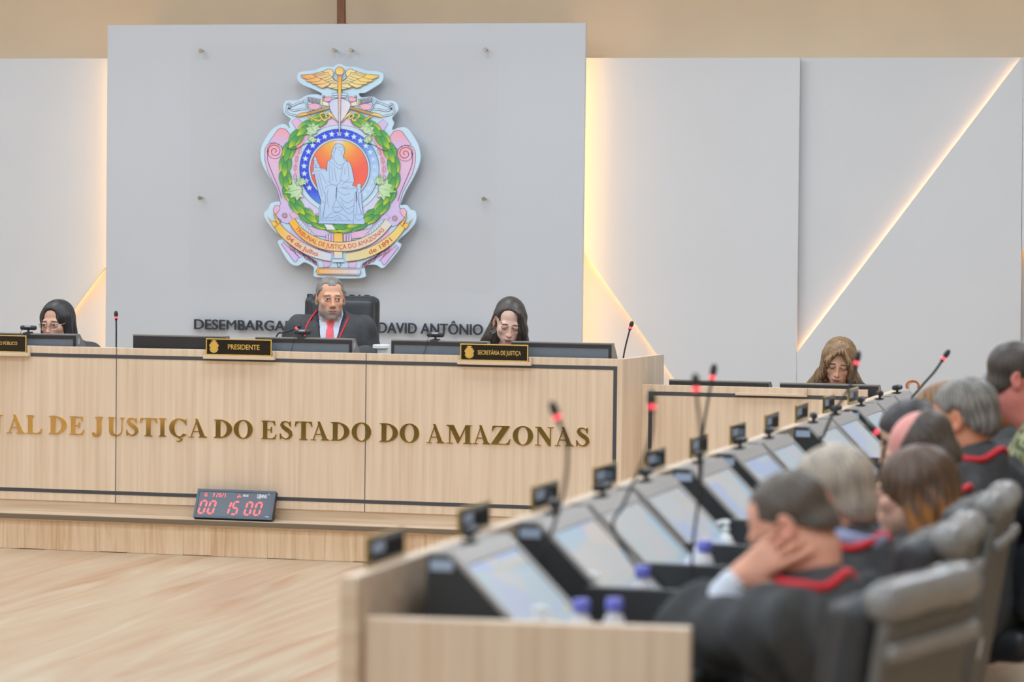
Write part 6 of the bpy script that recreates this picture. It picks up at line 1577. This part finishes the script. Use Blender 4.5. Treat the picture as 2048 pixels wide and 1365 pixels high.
# ---- woman at the left edge
hw = atD(114, 646, 17.0)
o, sp, h, R = person('person with long black hair and thin framed glasses behind the leftmost monitor', hw, -2, ZD, seat=.44, lean=.10, hrot=(-4, 8, -1), neckoff=(0, 0, .025), fem=True, sw=.175, bulk=.95, h_fine=.0024, skin=(222, 176, 152), blush=(218, 142, 124), brow=(70, 56, 52), lips=(180, 104, 100), gaze=-.001)
LONG = lambda t, w, bl, zr=.082: [('ell', (0, .018, .036), (.077+t, .098+t, zr+t)), ('cone', (-.060, -.012, .03), (-.070-w, -.008, -.12), .030, .030, .03), ('cone', (.060, -.012, .03), (.070+w, -.008, -.12), .030, .030, .03),
      ('cone', (-.070-w, -.008, -.11), (-.078-w, .01, -.12-bl), .030, .024, .03), ('cone', (.070+w, -.008, -.11), (.078+w, .01, -.12-bl), .030, .024, .03), ('ell', (0, .065, -.08), (.080+w, .055, .13+bl*.4), .03)]
hair_mesh(o, h, R, LONG(.012, .004, .07)+[('sub', (0, -.118, -.045), (.067, .086, .110), .010), ('sub', (0, -.10, .056), (.048, .045, .036), .02), ('subcone', (0, -.09, .121), (0, .05, .137), .0045, .003, .008)], (40, 39, 42), (66, 62, 64), h=.003, disp=(.0018, 30), seed=5, stripe=.8)
S = robe_field(sp, h=.009); vneck(S, sp, depth=.14, w=.06, y=-.01); cloth('black_jacket', S, M['robe'], o, .005, 3)
spectacles(o, h, R, mat('pale_gold_frame', lin(214, 188, 176), .25, metal=.6, noise=.05), y=-.1085, rx=.026, ry=.021)
MB().lathe([(.002, -.006), (.0045, -.004), (.0045, .004), (.002, .006)], h+R @ np.array([.078, .01, -.045]), 10).build('earring', M['white_plastic'], o, smooth=True)

# ---- secretary
hw = atD(1019, 642, 16.45)
o, sp, h, R = person('person with long dark hair reading, behind the SECRETÁRIA DE JUSTIÇA plate', hw, 12, ZD, seat=.44, lean=.16, hrot=(4, 26, 6), fem=True, sw=.16, bulk=.88, h_fine=.0024, skin=(244, 206, 188), blush=(242, 172, 158), brow=(74, 62, 60), lips=(206, 108, 112), eyes='closed', lid=(216, 150, 134))
hair_mesh(o, h, R, LONG(.007, .008, .10, .081)+[('cone', (.035, -.070, .078), (.066, -.055, -.02), .022, .028, .03), ('cone', (.066, -.06, -.02), (.088, -.01, -.16), .030, .036, .03), ('cone', (-.06, .03, -.02), (-.125, .04, -.20), .030, .026, .03),
      ('sub', (-.014, -.118, -.04), (.064, .088, .110), .010), ('sub', (-.020, -.095, .056), (.064, .050, .046), .02), ('sub', (-.085, -.035, -.012), (.036, .055, .052), .01)], (52, 47, 46), (92, 82, 76), h=.003, disp=(.0014, 28), seed=9, stripe=.8)
S = robe_field(sp, h=.009); vneck(S, sp, depth=.16, w=.07, y=.0); cloth('charcoal_jacket', S, mat('charcoal_cloth', lin(72, 78, 88), .75, spec=.3, noise=.1), o, .004, 5)
collar(o, sp, mat('pale_blue_collar', lin(168, 190, 208), .7, noise=.02), r=.060, hgt=.04, z=-.012)
mb = MB(); c = h+R @ np.array([-.082, .008, -.048]); mb.tube([Vector(c)+Vector((0, .009*math.cos(a), .011*math.sin(a))) for a in np.linspace(0, 2*math.pi, 14)], .002, seg=6); mb.build('earring', M['gold_frame'], o, smooth=True)

# ---- woman with tawny hair at the lower bench
hw = atD(1678, 722, 16.2)
o, sp, h, R = person('person with tawny shoulder length hair looking down at the lower bench', hw, 6, ZD, seat=.34, lean=.16, hrot=(-2, 24, 7), fem=True, sw=.165, bulk=.92, h_fine=.0024, skin=(232, 184, 156), blush=(228, 148, 126), brow=(66, 52, 48), lips=(184, 104, 106), eyes='closed', lid=(186, 132, 116))
hair_mesh(o, h, R, LONG(.011, .010, .05, .074)+[('cone', (-.078, .03, -.09), (-.155, .03, -.215), .030, .026, .03), ('cone', (.08, .03, -.09), (.16, .03, -.205), .030, .026, .03), ('cone', (.008, -.090, .092), (-.060, -.080, .028), .016, .010, .02), ('cone', (.008, -.090, .092), (.060, -.082, .018), .018, .011, .02), ('cone', (.05, -.08, .03), (.078, -.05, -.08), .020, .018, .02),
      ('cone', (-.055, -.08, .03), (-.078, -.05, -.08), .018, .016, .02), ('sub', (0, -.122, -.04), (.058, .084, .102), .010), ('sub', (0, -.112, .035), (.036, .05, .048), .02)], (116, 88, 62), (186, 150, 110), h=.003, disp=(.0026, 26), seed=13, stripe=.9)
S = robe_field(sp, h=.009); vneck(S, sp, depth=.12, w=.055, y=-.0); cloth('black_jacket', S, M['robe'], o, .005, 8)
MB().lathe([(.001, -.008), (.007, -.005), (.007, .005), (.001, .008)], h+R @ np.array([.080, .0, -.045]), 10).build('earring', M['plate_black'], o, smooth=True)

# ---- the row of seated people at right
ROWHAIR = lambda t: [('ell', (0, .018, .036), (.0775+t, .0985+t, .085+t)), ('ell', (0, .050, -.036), (.064+t, .058+t, .062), .02), ('cut', (0, -.95, -1), .004, .006)]
# front man leaning on his hand
hw = HV(1580, 1054, .88); yw, ln = -108, .13; Dh = float((hw-CAM)@(-RN[:, 2]))
W1 = atD(1478, 1160, Dh-.06); E1 = atD(1402, 1262, Dh-.03); T1 = atD(1558, 1098, Dh-.085)
wl = loc_of(hw, yw, ln, W1); el = loc_of(hw, yw, ln, E1); tl_ = loc_of(hw, yw, ln, T1)
up_ = loc_of(hw, yw, ln, W1+(CAM-W1)*.1+np.array([0, 0, .25]))-wl
o, sp, h, R = person('person in black gown with red cord resting cheek on hand, nearest on the row', hw, yw, 0, seat=.44, lean=ln, hrot=(8, 36, 0), el=el, wl=wl, hands=(True, True), dirl=(tl_-wl, up_, (.25, .3, .4, .5)), sw=.20, bulk=1.06, hipy=-.08,
    fine=[(tuple(wl+(tl_-wl)*.6), .13, .0045)], h_fine=.0032, skin=(236, 178, 154), blush=(232, 150, 134), brow=(70, 60, 56), eyes='closed', lips=(180, 110, 104))
hair_mesh(o, h, R, [('ell', (0, .020, .036), (.0800, .0985, .087)), ('ell', (0, .052, -.036), (.066, .059, .058), .02), ('cut', (0, -.85, -1), -.012, .01), ('sub', (.055, -.075, .075), (.03, .045, .03), .02), ('sub', (-.055, -.075, .075), (.03, .045, .03), .02)], (70, 62, 56), (112, 102, 94), h=.0035, disp=(.0015, 34), seed=3)
S = robe_field(dict(sp, wl=el*.78+wl*.22, cuff=.080), h=.008); rb, bv = cloth('gown', S, M['robe'], o, .013, 2, it=2); plain_cord(o, bv, sp, r=.0105, ring=.112)
S = Field(axis(wl[0]-.2, wl[0]+.2, [], .006), axis(wl[1]-.2, wl[1]+.2, [], .006), axis(wl[2]-.25, wl[2]+.15, [], .006)); S.cone(el*.52+wl*.48, wl*.86+el*.14, .052, .041, k=.0); cloth('shirt_cuff', S, M['shirt'], o, .002, 4)
wm = MB(); dw = Vector((wl-el).tolist()).normalized(); cw = Vector((wl*.97+el*.03).tolist()); uu = dw.orthogonal().normalized(); vv = dw.cross(uu)
wm.tube([cw+(uu*math.cos(a)+vv*math.sin(a))*.0335 for a in np.linspace(0, 2*math.pi, 24)], .0045, seg=8); wm.build('wristwatch', M['steel'], o, smooth=True)
collar(o, sp, M['shirt_blue'], r=.070, hgt=.045)
spectacles(o, h, R, M['black'], y=-.112)
# second man, grey fair hair
hw = HV(1662, 992, .875)
o, sp, h, R = person('person with short fair grey hair and blue collar, second on the row', hw, -112, 0, seat=.44, lean=.10, hipy=-.05, hrot=(8, 12, 0), sw=.20, bulk=1.06, skin=(236, 174, 148), h_fine=.0034, brow=(150, 136, 124))
hair_mesh(o, h, R, ROWHAIR(.007), (150, 142, 136), (212, 196, 174), h=.0035, disp=(.0015, 34), seed=4)
S = robe_field(sp, h=.009); rb, bv = cloth('gown', S, M['robe'], o, .008, 6, it=2); plain_cord(o, bv, sp, r=.0105, ring=.112); collar(o, sp, M['shirt_blue'], r=.073, hgt=.07, z=.024)
# woman with coppery bob
hw = HV(1824, 982, .955)
o, sp, h, R = person('person with straight coppery brown bob on the row, third from the front', hw, -98, 0, seat=.44, lean=.08, hrot=(2, 8, 0), fem=True, sw=.17, bulk=.95, skin=(228, 184, 162), h_fine=.0034, eyes='closed', lips=(196, 120, 112))
hair_mesh(o, h, R, [('ell', (0, .024, .030), (.100, .112, .096)), ('cone', (-.072, .02, .02), (-.088, .03, -.10), .040, .036, .03), ('cone', (.072, .02, .02), (.088, .03, -.10), .040, .036, .03), ('ell', (0, .075, -.06), (.105, .062, .10), .03), ('cone', (-.07, .09, -.135), (.07, .09, -.135), .034, .034, .03), ('sub', (0, -.128, -.05), (.085, .076, .125), .012)],
    (92, 70, 54), (196, 126, 56), h=.0038, disp=(.0035, 16), seed=6, stripe=.8, streak=24, zg=.0)
S = robe_field(sp, h=.009); rb, bv = cloth('gown', S, M['robe'], o, .007, 9, it=2)
# balding man
hw = HV(1842, 905, .885)
o, sp, h, R = person('person with bald flushed crown bowing, fourth on the row', hw, -104, 0, seat=.44, lean=.13, hipy=-.08, hrot=(4, 30, 0), sw=.19, skin=(240, 176, 164), flush=.35, flush_col=(226, 138, 146), h_fine=.0036, eyes='closed')
hair_mesh(o, h, R, ROWHAIR(.006)+[('sub', (0, -.05, .100), (.088, .118, .086), .02)], (72, 64, 60), (104, 94, 86), h=.0036, disp=(.0015, 30), seed=8)
S = robe_field(sp, h=.010); rb, bv = cloth('gown', S, M['robe'], o, .007, 10, it=2); plain_cord(o, bv, sp, r=.0105, ring=.112)
# bowed black haired person
hw = HV(1818, 880, .725)
o, sp, h, R = person('person with smooth black hair bowing low over the desk, beyond the balding man', hw, -98, 0, seat=.42, lean=.20, hipy=-.06, hrot=(4, 24, 0), fem=True, sw=.165, bulk=.92, skin=(232, 190, 162), h_fine=.0038, eyes='closed')
hair_mesh(o, h, R, [('ell', (0, .020, .036), (.088, .108, .094)), ('ell', (0, .07, -.03), (.078, .06, .08), .02), ('cut', (0, -.95, -1), -.002)], (48, 47, 50), (72, 70, 74), h=.0038, disp=(.001, 30), seed=10)
S = robe_field(sp, h=.010); cloth('gown', S, M['robe'], o, .007, 12, it=2)
# grey haired man with ear in view
hw = HV(1922, 840, .945)
o, sp, h, R = person('person with thick grey hair and red cord, ear in view, toward the far end', hw, -108, 0, seat=.45, lean=.10, hrot=(2, 10, 0), sw=.20, bulk=1.06, skin=(226, 162, 128), blush=(224, 142, 114), h_fine=.0036, brow=(120, 112, 106))
hair_mesh(o, h, R, [('ell', (0, .022, .036), (.0865, .108, .096)), ('ell', (0, .062, -.020), (.072, .060, .056), .02), ('cut', (0, -.85, -1), -.012), ('subcone', (.09, .012, -.03), (.09, .012, .015), .028, .024, .01), ('subcone', (-.09, .012, -.03), (-.09, .012, .015), .028, .024, .01)], (98, 96, 92), (168, 166, 160), h=.0036, disp=(.004, 20), seed=12, stripe=1.0)
S = robe_field(sp, h=.010); rb, bv = cloth('gown', S, M['robe'], o, .008, 14, it=2); plain_cord(o, bv, sp, r=.0105, ring=.112); collar(o, sp, M['shirt'], r=.070, hgt=.055, z=.008)
# curly fair brown hair beyond him
hw = HV(1884, 842, .72)
o, sp, h, R = person('person with curly light brown hair half hidden behind the grey haired man', hw, -100, 0, seat=.44, lean=.14, hrot=(0, 14, 0), fem=True, sw=.165, skin=(206, 156, 130), h_fine=.004)
hair_mesh(o, h, R, [('ell', (0, .020, .034), (.098, .118, .104)), ('ell', (0, .06, -.05), (.10, .08, .09), .02), ('sub', (0, -.13, -.05), (.075, .075, .11), .012)], (120, 90, 60), (178, 138, 96), h=.0042, disp=(.009, 17), seed=15, stripe=1.0)
S = robe_field(sp, h=.011); cloth('gown', S, M['robe'], o, .006, 15, it=2)
# person in camouflage turned away to the right
hw = HV(2039, 757, 1.03)
o, sp, h, R = person('person in camouflage uniform with cropped dark hair at the right edge', hw, 96, 0, seat=.55, lean=.05, hrot=(4, 12, 0), neckoff=(0, -.16, -.01), hipy=-.10, sw=.20, bulk=1.02, skin=(232, 152, 138), flush=.3, flush_col=(222, 120, 118), h_fine=.0036)
hair_mesh(o, h, R, ROWHAIR(.004), (62, 55, 52), (92, 84, 78), h=.0036, disp=(.001, 40), seed=17)
S = robe_field(sp, h=.010); cloth('camouflage_jacket', S, M['camo'], o, .007, 16, it=2)
# person with blue glasses far right
hw = HV(2004, 803, .868)
o, sp, h, R = person('person with blue rimmed glasses and grey hair between the grey haired man and the uniform', hw, -92, 0, seat=.44, lean=.10, hrot=(6, 14, 0), sw=.18, skin=(168, 108, 74), blush=(168, 96, 70), h_fine=.004)
hair_mesh(o, h, R, ROWHAIR(.008), (110, 112, 118), (160, 164, 172), h=.004, disp=(.0015, 30), seed=19)
S = robe_field(sp, h=.011); cloth('gown', S, M['robe'], o, .006, 18, it=2)
spectacles(o, h, R, mat('blue_glasses_frame', lin(96, 172, 214), .3, noise=.03), y=-.112)
